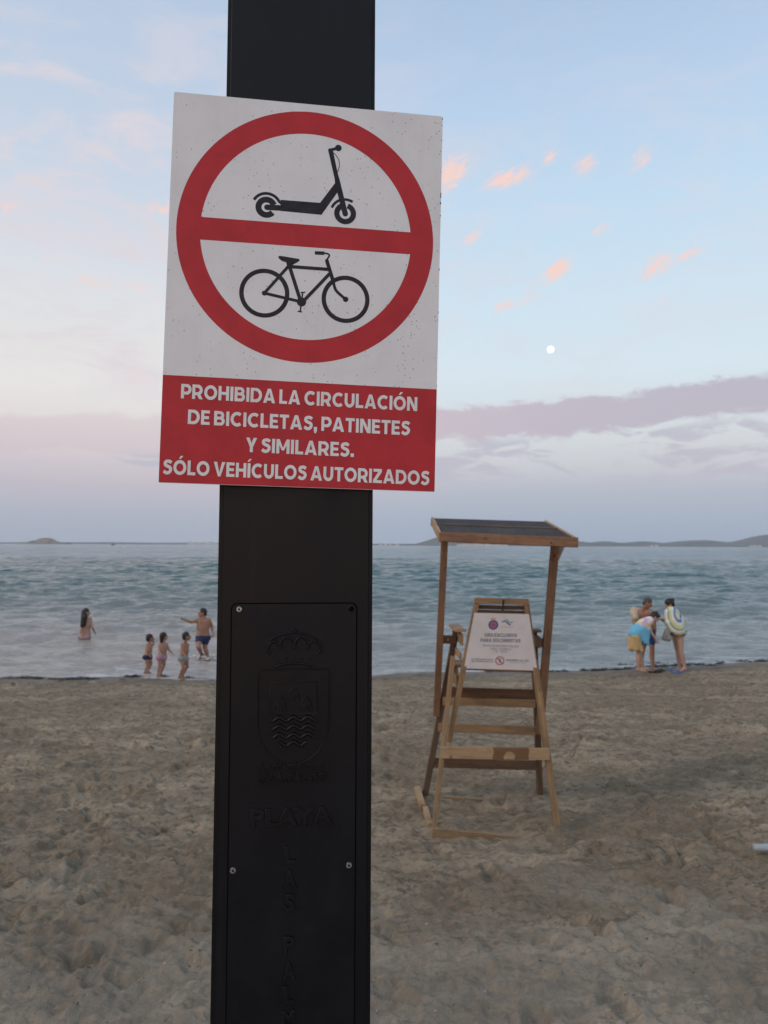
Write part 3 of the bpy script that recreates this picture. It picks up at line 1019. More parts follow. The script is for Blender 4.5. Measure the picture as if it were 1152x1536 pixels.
def glyphs(w):
    h = w / 2
    T, B_ = 1 - h * .92, h * .92
    hw_ = w * .9
    VV = lambda x, y0=0, y1=1: strip([(x, y0), (x, y1)], w)
    HH = lambda x0, x1, y_: strip([(x0, y_), (x1, y_)], hw_)
    G = {}
    A_ = [poly([(0, 0), (w * 1.1, 0), (.46 + h * .62, 1), (.46 - h * 1.1, 1)]), poly([(.92 - w * 1.1, 0), (.92, 0), (.46 + h * 1.1, 1), (.46 - h * .62, 1)]), HH(.2, .72, .27)]
    G['A'] = (A_, .92)
    ac = poly([(.0, 1.10), (.13, 1.30), (.33, 1.30), (.15, 1.10)])
    sh = lambda g, dx: ('group', [[p + Vector((dx, 0)) for p in q] for q in g[1]])
    G['Á'] = (A_ + [sh(ac, .36)], .92)
    bowlR = lambda: [HH(h, .40, T), HH(h, .40, .37), strip(arc(.40, (T + .37) / 2, .27, (T - .37) / 2, -90, 90), w)]
    G['P'] = ([VV(h)] + bowlR(), .74)
    G['R'] = ([VV(h)] + bowlR() + [poly([(.30, .40), (.30 + w * 1.1, .46), (.80, 0), (.80 - w * 1.15, 0)])], .80)
    G['B'] = ([VV(h), HH(h, .42, T), HH(h, .42, .515), HH(h, .46, B_), strip(arc(.42, (T + .515) / 2, .215, (T - .515) / 2, -90, 90), w * .96), strip(arc(.46, (B_ + .515) / 2, .225, (.515 - B_) / 2, -90, 90), w * .98)], .80)
    G['D'] = ([VV(h), HH(h, .38, T), HH(h, .38, B_), strip(arc(.38, .5, .38, T - .5, -90, 90, 18), w)], .87)
    O_ = [strip(arc(.49, .5, .49 - h, .51 - h, 0, 348, 29), w, True)]
    G['O'] = (O_, .98)
    G['Ó'] = (O_ + [sh(ac, .40)], .98)
    G['C'] = ([strip(arc(.49, .5, .49 - h, .51 - h, 48, 312, 24), w)], .86)
    G['H'] = ([VV(h), VV(.80 - h), HH(.1, .7, .5)], .80)
    G['I'] = ([VV(h)], w)
    G['Í'] = ([VV(h), sh(ac, -.02)], w)
    G['L'] = ([VV(h), HH(.05, .60, B_)], .60)
    G['U'] = ([VV(h, .4), VV(.78 - h, .4), strip(arc(.39, .41, .39 - h, .42 - h, 180, 360, 16), w)], .78)
    G['N'] = ([VV(h), VV(.82 - h), poly([(.01, 1), (w * 1.15, 1), (.81, 0), (.81 - w * 1.15, 0)])], .82)
    G['M'] = ([VV(h), VV(.98 - h), poly([(.01, 1), (w * 1.05, 1), (.49 + h * .7, .22), (.49 - h * .7, .22)]), poly([(.97, 1), (.98 - w * 1.05, 1), (.49 - h * .7, .22), (.49 + h * .7, .22)])], .98)
    G['E'] = ([VV(h), HH(.05, .63, T), HH(.05, .58, .5), HH(.05, .64, B_)], .64)
    G['T'] = ([HH(0, .70, T), VV(.35)], .70)
    G['V'] = ([poly([(0, 1), (w * 1.12, 1), (.44 + h * .7, 0), (.44 - h * .9, 0)]), poly([(.88, 1), (.88 - w * 1.12, 1), (.44 - h * .7, 0), (.44 + h * .9, 0)])], .88)
    G['Y'] = ([poly([(0, 1), (w * 1.15, 1), (.40 + h * .6, .42), (.40 - h, .36)]), poly([(.80, 1), (.80 - w * 1.15, 1), (.40 - h * .6, .42), (.40 + h, .36)]), VV(.40, 0, .44)], .80)
    G['X'] = ([poly([(0, 1), (w * 1.2, 1), (.8, 0), (.8 - w * 1.2, 0)]), poly([(.8, 1), (.8 - w * 1.2, 1), (0, 0), (w * 1.2, 0)])], .80)
    G['Z'] = ([HH(.02, .70, T), HH(0, .72, B_), poly([(.70 - w * 1.25, 1 - hw_), (.70, 1 - hw_), (w * 1.25 + .0, hw_), (0, hw_)])], .72)
    G['S'] = ([strip(catmull([(.63, .80), (.50, .885), (.35, .895), (.20, .85), (.145, .725), (.21, .615), (.37, .545), (.52, .48), (.585, .375), (.55, .22), (.42, .115), (.25, .105), (.06, .215)]), w)], .69)
    G['.'] = ([poly([(0, 0), (w * 1.1, 0), (w * 1.1, w * 1.1), (0, w * 1.1)])], w * 1.1)
    G[','] = ([poly([(0, .0), (w * .25, -.19), (w * .8, -.19), (w * 1.1, .0), (w * 1.1, w * 1.1), (0, w * 1.1)])], w * 1.1)
    G['-'] = ([HH(0, .3, .45)], .3)
    return G


def text_polys(txt, x0, x1, ybase, cap, slope=0.0, w=.222, gap=.10, space=.22):
    G = glyphs(w)
    x, out = 0.0, []
    for ch in txt:
        if ch == ' ':
            x += space
            continue
        g, adv = G[ch]
        for (_, qs) in g:
            out.append(('group', [[Vector((p.x + x, p.y)) for p in q] for q in qs]))
        x += adv + gap
    x -= gap
    sx = (x1 - x0) / x
    return [('group', [[Vector((x0 + p.x * sx, ybase + slope * p.x * sx + p.y * cap)) for p in q] for q in qs]) for (_, qs) in out]


def print_mesh(name, groups, m, parent, z0, dz=.00002, depth=0.0, mw=None):
    k = bmesh.new()
    for gi, (_, qs) in enumerate(groups):
        z = z0 + (gi % 12) * dz
        for q in qs:
            ar = sum(q[i].x * q[(i + 1) % len(q)].y - q[(i + 1) % len(q)].x * q[i].y for i in range(len(q)))
            if ar < 0:
                q = q[::-1]
            vs = [k.verts.new((p.x, p.y, z)) for p in q]
            try:
                f = k.faces.new(vs)
            except ValueError:
                continue
            if depth:
                lo = [k.verts.new((p.x, p.y, z - depth)) for p in q]
                for i in range(len(vs)):
                    j = (i + 1) % len(vs)
                    k.faces.new([vs[j], vs[i], lo[i], lo[j]])
    bmesh.ops.triangulate(k, faces=[f for f in k.faces if len(f.verts) > 4])
    return bmesh_obj(name, k, m, parent, mw=mw)


# ------------------------------------------------------------------ the prohibition sign
SYAW, SROL = .11336, .02092
ex = Vector((math.cos(SYAW), math.sin(SYAW), 0))
nv = Vector((-math.sin(SYAW), math.cos(SYAW), 0))
ez = Vector((0, 0, 1))
sa_ = ex * math.cos(SROL) - ez * math.sin(SROL)
sb_ = ez * math.cos(SROL) + ex * math.sin(SROL)
SC_ = Vector((-.14689, 1.33439, 3.21333))
smw = Matrix((sa_, sb_, -nv)).transposed().to_4x4()
smw.translation = SC_
SG = empty('prohibition_sign', smw, 'white and red sign banning scooters and bicycles, fixed to the black post', 'sign')
sgm, sgp, b = mat('sign_white_vinyl', (.66, .645, .63), .42, 0, .4)
t_ = b.node('ShaderNodeTexCoord')
O = t_.outputs['Object']
mo1 = b.sstep(b.noise(O, 9, 5, .6), .3, .75)
cc = b.mix(mo1, (.72, .715, .715, 1), (.66, .650, .648, 1))
mpq = b.node('ShaderNodeMapping')
mpq.inputs['Scale'].default_value = (60, 5, 1)
b.t.links.new(O, mpq.inputs[0])
cc = b.mix(b.m('MULTIPLY', b.sstep(b.noise(mpq.outputs[0], 1.0, 4), .5, .8), .10), cc, (.42, .40, .38, 1))


def specks(b, O, scale, r, dens, seed):
    vo = b.node('ShaderNodeTexVoronoi')
    mpv = b.node('ShaderNodeMapping')
    mpv.inputs['Location'].default_value = (seed, seed * 1.7, 0)
    mpv.inputs['Scale'].default_value = (1, .7, 1)
    b.t.links.new(O, mpv.inputs[0])
    b.t.links.new(mpv.outputs[0], vo.inputs['Vector'])
    vo.inputs['Scale'].default_value = scale
    hit = b.m('SUBTRACT', 1.0, b.sstep(vo.outputs['Distance'], r * .5, r))
    sp_ = b.node('ShaderNodeSeparateColor')
    b.t.links.new(vo.outputs['Color'], sp_.inputs[0])
    return b.m('MULTIPLY', hit, b.m('GREATER_THAN', sp_.outputs[0], 1 - dens))


clus = b.sstep(b.noise(O, 14, 3), .42, .62)
s1 = b.m('MULTIPLY', specks(b, O, 200, .26, .30, 1.0), clus)
s2 = specks(b, O, 85, .11, .34, 5.0)
cc = b.mix(b.m('MULTIPLY', b.m('MAXIMUM', s1, s2), .78), cc, (.10, .09, .085, 1))
b.t.links.new(cc, sgp.inputs['Base Color'])
redm, rdp, b = mat('sign_red_vinyl', (.42, .030, .035), .5, 0, .22)
t_ = b.node('ShaderNodeTexCoord')
O = t_.outputs['Object']
c_ = b.mix(b.sstep(b.noise(O, 16, 5, .65, .3), .35, .7), (.46, .030, .038, 1), (.38, .026, .033, 1))
c_ = b.mix(b.m('MULTIPLY', b.m('MULTIPLY', specks(b, O, 160, .12, .2, 2.0), b.sstep(b.noise(O, 14, 3), .42, .62)), .6), c_, (.12, .02, .02, 1))
b.t.links.new(c_, rdp.inputs['Base Color'])
blkm = varied('sign_black_vinyl', (.012, .012, .016), (.022, .022, .026), 30, .5, spec=.25)
lett = varied('sign_white_lettering', (.72, .71, .705), (.66, .65, .64), 12, .42)
k = bmesh.new()
box(k, (0, 0, -.0018), (.5, .718, .0036))
bmesh.ops.bevel(k, geom=[e for e in k.edges if abs(e.verts[0].co.z - e.verts[1].co.z) > .001], offset=.0015, segments=2, affect='EDGES')
bmesh_obj('panel', k, sgm, SG)
k2 = [[Vector(p) for p in q] for q in [[(-.2498, -.3585), (.2498, -.3585), (.2498, -.1665), (-.2498, -.1645)]]]
print_mesh('red_band', [('group', k2)], redm, SG, .0001)
ringc = (.0, .1075)
print_mesh('prohibition_ring', [strip(arc(*ringc, .2155, .2155, 0, 360 * 127 / 128, 127), .0425, True), poly([(-.200, .0872), (.200, .0872), (.200, .1294), (-.200, .1294)])], redm, SG, .0001)
Wr, Wf = (-.0762, .1565), (.0691, .1560)
sco = [strip(arc(*Wr, .0145, .0145, 22, 322, 24), .0110), poly([(-.0509, .1726), (.022, .1727), (.0486, .2124), (.0573, .2167), (.0534, .1945), (.0252, .15), (-.0503, .1516)]),
       strip([(-.0752, .1566), (-.0485, .1572)], .0105), disc(-.0752, .1566, .0052),
       poly([(.0342, .2735), (.0425, .2762), (.0533, .2313), (.0576, .2177), (.0663, .1856), (.0743, .1564), (.0642, .1546), (.0534, .1945), (.0486, .2124), (.0478, .2199)]),
       disc(.0692, .1555, .0052), strip(arc(*Wr, .0261, .0261, 152, 28, 16), .0053), strip([(-.0535, .1692), (-.0485, .1655)], .0053),
       strip(arc(*Wf, .0155, .0155, 118, 434, 26), .0099), strip(arc(*Wf, .0267, .0267, 160, 60, 14), .0049),
       strip([(.0377, .2742), (.0514, .2797)], .0054), disc(.0378, .2741, .0038), disc(.0530, .2800, .0063),
       strip(catmull([(.0425, .2713), (.0495, .2649), (.0546, .2563), (.0558, .2465), (.0541, .2373), (.0523, .2332)]), .0014)]
print_mesh('scooter_pictogram', sco, blkm, SG, .0001, .00003)
bR, bF, bB = (-.0747, -.0043), (.0745, -.0063), (-.0067, -.0163)
bik = [strip(arc(*bR, .0415, .0415, 0, 354, 59), .0082, True), strip(arc(*bF, .0405, .0405, 0, 354, 59), .0082, True), disc(*bR, .0047), disc(*bF, .0051), disc(*bB, .0087),
       strip([bR, bB], .0056), strip([bR, (-.0325, .0489)], .0057), strip([(-.0325, .0540), (-.0079, -.0164)], .0066), strip([(-.0335, .0484), (.0418, .0479)], .0063),
       strip([(-.0055, -.0174), (.0432, .0396)], .0062), strip([(.0371, .0657), (.0515, .0230)], .0068),
       strip(catmull([(.0507, .0255), (.0546, .0120), (.0607, .0048), (.0745, -.0063)]), .0054),
       strip([(-.0050, .0017), (-.0085, -.0350)], .0028), strip([(-.0089, .0012), (-.0003, .0022)], .0024), strip([(-.0132, -.0342), (-.0050, -.0350)], .0024),
       poly([(-.0519, .0654), (-.0489, .0673), (-.0408, .0667), (-.0244, .0649), (-.0139, .0640), (-.0121, .0610), (-.0160, .0576), (-.0276, .0551), (-.0276, .0504), (-.0356, .0498), (-.0369, .0557), (-.0451, .0580), (-.0504, .0619)]),
       strip([(.0151, .0773), (.0327, .0779)], .0066), strip(catmull([(.0315, .0782), (.0391, .0773), (.0420, .0744), (.0402, .0702), (.0362, .0644)]), .0031)]
print_mesh('bicycle_pictogram', bik, blkm, SG, .0001, .00003)
for (tx, x0, x1, yb, sl_) in [("PROHIBIDA LA CIRCULACIÓN", -.2168, .2136, -.2056, -.0086), ("DE BICICLETAS, PATINETES", -.2030, .2008, -.2516, -.0089),
                              ("Y SIMILARES.", -.0985, .0976, -.2980, -.0087), ("SÓLO VEHÍCULOS AUTORIZADOS", -.2432, .2394, -.3436, -.0070)]:
    print_mesh('lettering', text_polys(tx, x0, x1, yb, .0262, sl_), lett, SG, .0003, .00003)
# dents and chips on the right edge
chipm = mat('sign_edge_grime', (.07, .06, .05), .9)[0]
k = bmesh.new()
for (yy, ln, wd) in [(.205, .010, .0016), (.190, .004, .0022), (.166, .003, .0014), (.062, .004, .0014), (-.02, .003, .001), (.354, .002, .002), (-.16, .002, .001)]:
    box(k, (.2503 - wd / 2, yy, .0001), (wd, ln, .0006))
bmesh_obj('grime', k, chipm, SG)

# ------------------------------------------------------------------ the post
PF = SC_ + nv * .012      # a point of its front face
pmw = Matrix((ex, nv, ez)).transposed().to_4x4()
pmw.translation = Vector((PF.x, PF.y, PZ))
PO = empty('information_post', pmw, 'black rectangular metal post carrying the beach name plate and the sign', 'post')
pmt, pp, b = mat('black_powder_coat', (.010, .010, .012), .36, 0, .26)
t_ = b.node('ShaderNodeTexCoord')
O = t_.outputs['Object']
f1 = b.sstep(b.noise(O, 6, 6, .65, .4), .4, .75)
mpq = b.node('ShaderNodeMapping')
mpq.inputs['Scale'].default_value = (40, 40, 2)
b.t.links.new(O, mpq.inputs[0])
f2 = b.sstep(b.noise(mpq.outputs[0], 1.0, 5, .6), .5, .8)
c_ = b.mix(b.m('MULTIPLY', f1, .6), (.0020, .0022, .0036, 1), (.0048, .0050, .0070, 1))
c_ = b.mix(b.m('MULTIPLY', f2, .35), c_, (.012, .012, .014, 1))
b.t.links.new(c_, pp.inputs['Base Color'])
b.t.links.new(b.m('MULTIPLY_ADD', f1, .2, .42), pp.inputs['Roughness'])
bn = b.node('ShaderNodeBump')
bn.inputs['Strength'].default_value = .15
bn.inputs['Distance'].default_value = .0006
b.t.links.new(b.noise(O, 900, 2), bn.inputs['Height'])
b.t.links.new(bn.outputs[0], pp.inputs['Normal'])
XL, XR = -.1535, .1290
k = bmesh.new()
H_ = 3.6
box(k, ((XL + XR) / 2, .07, H_ / 2), (XR - XL, .14, H_))
bmesh.ops.bevel(k, geom=[e for e in k.edges if abs(e.verts[0].co.z - e.verts[1].co.z) > 1], offset=.009, segments=5, affect='EDGES')
for v in k.verts:
    if v.co.x < 0:
        v.co.x += .0035 - .0078 * (1 - v.co.z / 2.62)
o = bmesh_obj('body', k, pmt, PO, smooth=False)
for pg in o.data.polygons:
    pg.use_smooth = abs(pg.normal.z) < .5
o.data.set_sharp_from_angle(angle=R(25))
k = bmesh.new()
box(k, ((XL + XR) / 2, .07, .008), (.40, .26, .016))
bmesh_obj('base_plate', k, pmt, PO)
k = bmesh.new()
box(k, ((XL + XR) / 2, .07, H_ + .004), (XR - XL + .004, .144, .008))
bmesh_obj('top_cap', k, pmt, PO)


def rrect(x0, x1, y0, y1, r, n=6):
    o_ = []
    for (cx, cy, a0) in [(x1 - r, y1 - r, 0), (x0 + r, y1 - r, 90), (x0 + r, y0 + r, 180), (x1 - r, y0 + r, 270)]:
        o_ += arc(cx, cy, r, r, a0, a0 + 90, n)
    return o_


# plate lying in the front face; local frame: x right, y up, z to the viewer
lmw = pmw @ Matrix(((1, 0, 0, 0), (0, 0, -1, 0), (0, 1, 0, -PZ), (0, 0, 0, 1)))
plx0, plx1, ply1 = -.1262, .0985, 2.642


gapm = mat('plate_joint', (.001, .001, .001), .9, 0, .1)[0]


def relief(name, groups, z0, depth, m, dz=.00003):
    return print_mesh(name, groups, m, PO, z0, dz, depth, mw=lmw)


def ridges(name, lines, m, z=.0020, flat=1.5):
    """raised rounded lines: (points, width, closed)"""
    cu = bpy.data.curves.new(name, 'CURVE')
    cu.dimensions = '3D'
    cu.bevel_depth = 1.0
    cu.bevel_resolution = 2
    cu.use_fill_caps = True
    for (pts, w_, closed) in lines:
        sp_ = cu.splines.new('POLY')
        sp_.points.add(len(pts) - 1)
        for i, q in enumerate(pts):
            sp_.points[i].co = (q[0], q[1], 0, 1)
            sp_.points[i].radius = w_ / 2
        sp_.use_cyclic_u = closed
    tmp = bpy.data.objects.new(name, cu)
    COL.objects.link(tmp)
    dg = bpy.context.evaluated_depsgraph_get()
    me = bpy.data.meshes.new_from_object(tmp.evaluated_get(dg))
    bpy.data.objects.remove(tmp)
    for v in me.vertices:
        v.co.z = v.co.z * flat + z
    me.materials.clear()
    return link(name, me, m, PO, lmw, True)


relief('plate_joint', [('group', [[Vector(p) for p in rrect(plx0 - .0022, plx1 + .0022, 1.30, ply1 + .0022, .011)]])], .0004, 0, gapm)
plate = relief('name_plate', [('group', [[Vector(p) for p in rrect(plx0, plx1, 1.302, ply1, .010)]])], .0022, .0020, pmt)
md = plate.modifiers.new('bevel', 'BEVEL')
md.width = .0006
md.segments = 2
md.limit_method = 'ANGLE'
def font_text(name, txt, x0, x1, yb, size, m, parent, mw, z=0.0, extr=0.0, off=0.0, bev=0.0):
    cu = bpy.data.curves.new(name, 'FONT')
    cu.body = txt
    cu.size = size
    cu.extrude = extr
    cu.offset = off
    cu.bevel_depth = bev
    cu.bevel_resolution = 1
    cu.resolution_u = 3
    tmp = bpy.data.objects.new(name, cu)
    COL.objects.link(tmp)
    dg = bpy.context.evaluated_depsgraph_get()
    me = bpy.data.meshes.new_from_object(tmp.evaluated_get(dg))
    bpy.data.objects.remove(tmp)
    xs_ = [v.co.x for v in me.vertices]
    lo, hi = min(xs_), max(xs_)
    for v in me.vertices:
        v.co.x = x0 + (v.co.x - lo) / (hi - lo) * (x1 - x0)
        v.co.y += yb
        v.co.z += z
    me.materials.clear()
    return link(name, me, m, parent, mw)


# crest
zc = .0033
cx = -.0140
crown = [(arc(cx - .013, 2.566, .0125, .0165, 200, -20, 14), .0055, False), (arc(cx + .013, 2.566, .0125, .0165, 200, -20, 14), .0055, False),
         (arc(cx - .036, 2.562, .0115, .0125, 235, -10, 14), .0052, False), (arc(cx + .036, 2.562, .0115, .0125, 190, -55, 14), .0052, False),
         (arc(cx, 2.562, .050, .028, 170, 10, 24), .0036, False), (arc(cx, 2.525, .036, .010, 160, 20, 10), .0050, False), (arc(cx, 2.594, .0030, .0030, 0, 330, 11), .0044, True)]
for dx in (-.028, -.014, 0, .014, .028):
    crown.append((arc(cx + dx, 2.5435 + .0015 * (1 - abs(dx) / .014), .0014, .0014, 0, 315, 7), .0022, True))
ridges('crest_crown', crown, pmt)
shp = [(cx - .064, 2.440)] + [(cx - .064, 2.516)] + arc(cx - .058, 2.518, .006, .006, 180, 90, 4) + arc(cx + .058, 2.518, .006, .006, 90, 0, 4) + arc(cx, 2.432, .064, .078, 0, -180, 26)
ridges('crest_shield', [(shp, .0030, True), ([(cx - .042, 2.444), (cx - .042, 2.5), (cx + .042, 2.5), (cx + .042, 2.444)], .0026, True)], pmt)


def tower(tx, ty, s):
    return [poly([(tx - .010 * s, ty), (tx - .004 * s, ty), (tx - .004 * s, ty + .008 * s), (tx + .004 * s, ty + .008 * s), (tx + .004 * s, ty), (tx + .010 * s, ty), (tx + .008 * s, ty + .017 * s), (tx + .005 * s, ty + .017 * s),
                  (tx + .005 * s, ty + .021 * s), (tx + .002 * s, ty + .021 * s), (tx, ty + .026 * s), (tx - .002 * s, ty + .021 * s), (tx - .005 * s, ty + .021 * s), (tx - .005 * s, ty + .017 * s), (tx - .008 * s, ty + .017 * s)])]


ridges('crest_towers', [([tuple(v) for v in g__[1][0]], .0026, True) for g__ in tower(cx, 2.468, 1.0) + tower(cx - .023, 2.451, 1.0) + tower(cx + .023, 2.451, 1.0)], pmt)
wv = []
for i, (hw2, yy) in enumerate([(.040, 2.435), (.039, 2.420), (.036, 2.405), (.024, 2.391)]):
    wv.append(([(cx + x_, yy + .0035 * math.cos(x_ / .0128 * math.pi) * (1 if i % 2 == 0 else 1)) for x_ in np.linspace(-hw2, hw2, 31)], .0070, False))
ridges('crest_waves', wv, pmt)
mk = []
for (mx, my) in [(-.053, 2.504), (0, 2.507), (.053, 2.504), (-.053, 2.468), (.053, 2.468), (-.053, 2.433), (.053, 2.433), (-.046, 2.400), (.046, 2.400), (-.02, 2.374), (.02, 2.374)]:
    mk.append(poly([(cx + mx - .009, my), (cx + mx - .003, my), (cx + mx - .003, my + .003), (cx + mx + .003, my + .003), (cx + mx + .003, my), (cx + mx + .009, my), (cx + mx + .004, my + .006), (cx + mx, my + .010), (cx + mx - .004, my + .006)]))
for g__ in mk:
    relief('crest_charge', [g__], zc, .001, pmt)
for (tx, x0, x1, yb, cap, w_) in [("LOS ALCÁZARES", -.0765, .0485, 2.3225, .0150, .22), ("PLAYA", -.089, .0590, 2.2465, .0300, .17)]:
    font_text('raised_lettering', tx, x0, x1, yb, cap * 1.42, pmt, PO, lmw, z=.0034, extr=.0013, off=.0002 if cap < .02 else .0009, bev=.0005 if cap < .02 else .0009)
for ch, yb in [('L', 2.180), ('A', 2.138), ('S', 2.096), ('P', 2.022), ('A', 1.978), ('L', 1.936), ('M', 1.894)]:
    wd_ = .024 if ch in 'AM' else .020
    font_text('raised_lettering', ch, -.018 - wd_ / 2, -.018 + wd_ / 2, yb, .0290 * 1.42, pmt, PO, lmw, z=.0034, extr=.0013, off=.0009, bev=.0009)


font_text('raised_lettering', 'Ayuntamiento de', -.0785, .0505, 2.3445, .0215, pmt, PO, lmw, z=.0030, extr=.0009, off=.0002, bev=.0005)


def screw(x_, z_, hole=False):
    k = bmesh.new()
    bmesh.ops.create_cone(k, cap_ends=True, segments=20, radius1=.0056, radius2=.0046, depth=.002)
    o = bmesh_obj('screw_hole' if hole else 'screw', k, gapm if hole else metal, PO, mw=lmw @ Matrix.Translation((x_, z_, .0030 if not hole else .0018)))
    if not hole:
        k = bmesh.new()
        bmesh.ops.create_cone(k, cap_ends=True, segments=6, radius1=.0021, radius2=.0021, depth=.0006)
        bmesh_obj('socket', k, gapm, o, mw=lmw @ Matrix.Translation((x_, z_, .0042)))
    else:
        bmesh_obj('rim', ring_bm(.0062, .0045), pmt, PO, mw=lmw @ Matrix.Translation((x_, z_, .0024)))


def ring_bm(ro, ri):
    k = bmesh.new()
    for i in range(20):
        a0, a1 = R(i * 18), R(i * 18 + 18)
        vs = [k.verts.new((r_ * math.cos(a_), r_ * math.sin(a_), h_)) for r_, a_, h_ in [(ri, a0, .001), (ro, a0, 0), (ro, a1, 0), (ri, a1, .001)]]
        k.faces.new(vs)
    return k


for (x_, z_, h_) in [(-.1135, 2.635 - .002, 0), (.0895, 2.633, 1), (-.1185, 2.171, 0), (.0880, 2.171, 0), (-.1185, 1.62, 0), (.088, 1.62, 0)]:
    screw(x_, z_, bool(h_))

# ------------------------------------------------------------------ board on the chair back
bA, bB_, bC, bD = at(711.5, 919.5, 6.44), at(793.5, 921.5, 6.44), at(806, 1006, 6.52), at(696, 1002.5, 6.52)
bo = (bA + bB_ + bC + bD) / 4
bx = ((bB_ - bA) + (bC - bD)).normalized()
bz = bx.cross(((bA + bB_) / 2 - (bC + bD) / 2)).normalized()
by = bz.cross(bx)
if bz.y > 0:
    bz, bx = -bz, bx
bmw = Matrix((bx, by, bx.cross(by))).transposed().to_4x4()
bmw.translation = bo
inv = bmw.inverted()
BD = empty('notice_board', bmw, 'white trapezoid notice board reading USO EXCLUSIVO PARA SOCORRISTAS on the chair back', 'notice board')
cs = [(inv @ q) for q in (bD, bC, bB_, bA)]
bwm = varied('board_white', (.70, .66, .655), (.64, .60, .60), 6, .5)
print_mesh('board', [('group', [[Vector((q.x, q.y)) for q in cs]])], bwm, BD, 0, 0, .008)


def bp(px, py):
    d = at(px, py, 6.48) - CAM
    n_ = bmw.col[2].to_3d()
    t_ = (bo - CAM).dot(n_) / d.dot(n_)
    q = inv @ (CAM + d * t_)
    return q.x, q.y


zp = lambda X_, Y_: bp(690 + X_ * .12153, 880 + Y_ * .12153)
inkg = mat('grey_ink', (.13, .13, .17), .6)[0]
inkp = mat('pale_grey_ink', (.36, .35, .37), .6)[0]
inkr = mat('red_ink', (.42, .05, .07), .6)[0]
inkb = mat('navy_ink', (.06, .05, .16), .6)[0]
inkt = mat('teal_ink', (.10, .28, .38), .6)[0]
inko = mat('orange_ink', (.75, .45, .22), .6)[0]
for tx, xa, xb, yb, cp, m_, w_ in [("USO EXCLUSIVO", 305, 703, 617, .0315, inkg, .22), ("PARA SOCORRISTAS", 254, 745, 682, .0315, inkg, .22)]:
    a_, c_ = zp(xa, yb), zp(xb, yb + 6)
    print_mesh('board_lettering', text_polys(tx, a_[0], c_[0], a_[1], cp, (c_[1] - a_[1]) / (c_[0] - a_[0]), w=w_, space=.3), m_, BD, .0006)
for tx, xa, xb, yb, sz in [("SERVICIO DE VIGILANCIA Y RESCATE", 280, 722, 738, .026), ("LUNES - DOMINGO", 372, 628, 778, .024), ("11:00 - 19:00 H", 412, 582, 808, .022)]:
    a_, c_ = zp(xa, yb), zp(xb, yb)
    font_text('board_lettering', tx, a_[0], c_[0], a_[1], sz, inkg, BD, bmw, z=.0006)
for tx, xa, xb, yb, sz, m_ in [("LOS ALCÁZARES", 515, 660, 503, .017, inkp), ("TODA PERSONA AJENA AL SERVICIO", 140, 415, 900, .016, inkg), ("DEBE MANTENERSE ALEJADA DE ELLA", 140, 415, 926, .016, inkg),
                              ("PROHIBIDO SU USO", 572, 850, 918, .026, inkg), ("A PERSONAL NO AUTORIZADO", 615, 812, 942, .015, inkp)]:
    a_, c_ = zp(xa, yb), zp(xb, yb)
    font_text('board_lettering', tx, a_[0], c_[0], a_[1], sz, m_, BD, bmw, z=.0006, off=.0004 if m_ is inkg else 0)
c0 = zp(411, 472)
print_mesh('emblem_ring', [strip(arc(*c0, .037, .037, 0, 350, 35), .012, True)], inkb, BD, .0006)
print_mesh('emblem_field', [disc(*c0, .030, 24)], mat('violet_ink', (.30, .14, .28), .6)[0], BD, .0008)
print_mesh('emblem_triangle', [poly([(c0[0] - .015, c0[1] - .010), (c0[0] + .015, c0[1] - .010), (c0[0], c0[1] + .017)])], inkr, BD, .0010)
c1_ = zp(411, 405)
print_mesh('emblem_crown', [poly([(c1_[0] - .018, c1_[1] - .012), (c1_[0] + .018, c1_[1] - .012), (c1_[0] + .024, c1_[1] + .008), (c1_[0] + .010, c1_[1] + .001), (c1_[0], c1_[1] + .018), (c1_[0] - .010, c1_[1] + .001), (c1_[0] - .024, c1_[1] + .008)])], inko, BD, .0006)
w0 = [zp(*q) for q in [(518, 437), (545, 425), (575, 437), (600, 462), (625, 470)]]
w1 = [zp(*q) for q in [(560, 405), (580, 412), (600, 432), (625, 445), (650, 432)]]
print_mesh('wave_logo', [strip(catmull(w0), .010)], inkb, BD, .0006)
print_mesh('wave_logo', [strip(catmull(w1), .008)], inkt, BD, .0008)
c2 = zp(491, 914)
print_mesh('no_entry_symbol', [strip(arc(*c2, .036, .036, 0, 350, 35), .008, True), strip([(c2[0] - .026, c2[1] + .026), (c2[0] + .026, c2[1] - .026)], .007)], inkr, BD, .0010)
print_mesh('figure_symbol', [disc(c2[0], c2[1] + .018, .006, 12), strip([(c2[0], c2[1] + .012), (c2[0], c2[1] - .006)], .010), strip([(c2[0] - .012, c2[1] + .002), (c2[0] + .012, c2[1] + .010)], .004),
                             strip([(c2[0], c2[1] - .004), (c2[0] - .010, c2[1] - .022)], .005), strip([(c2[0], c2[1] - .004), (c2[0] + .010, c2[1] - .022)], .005)], inkg, BD, .0006)


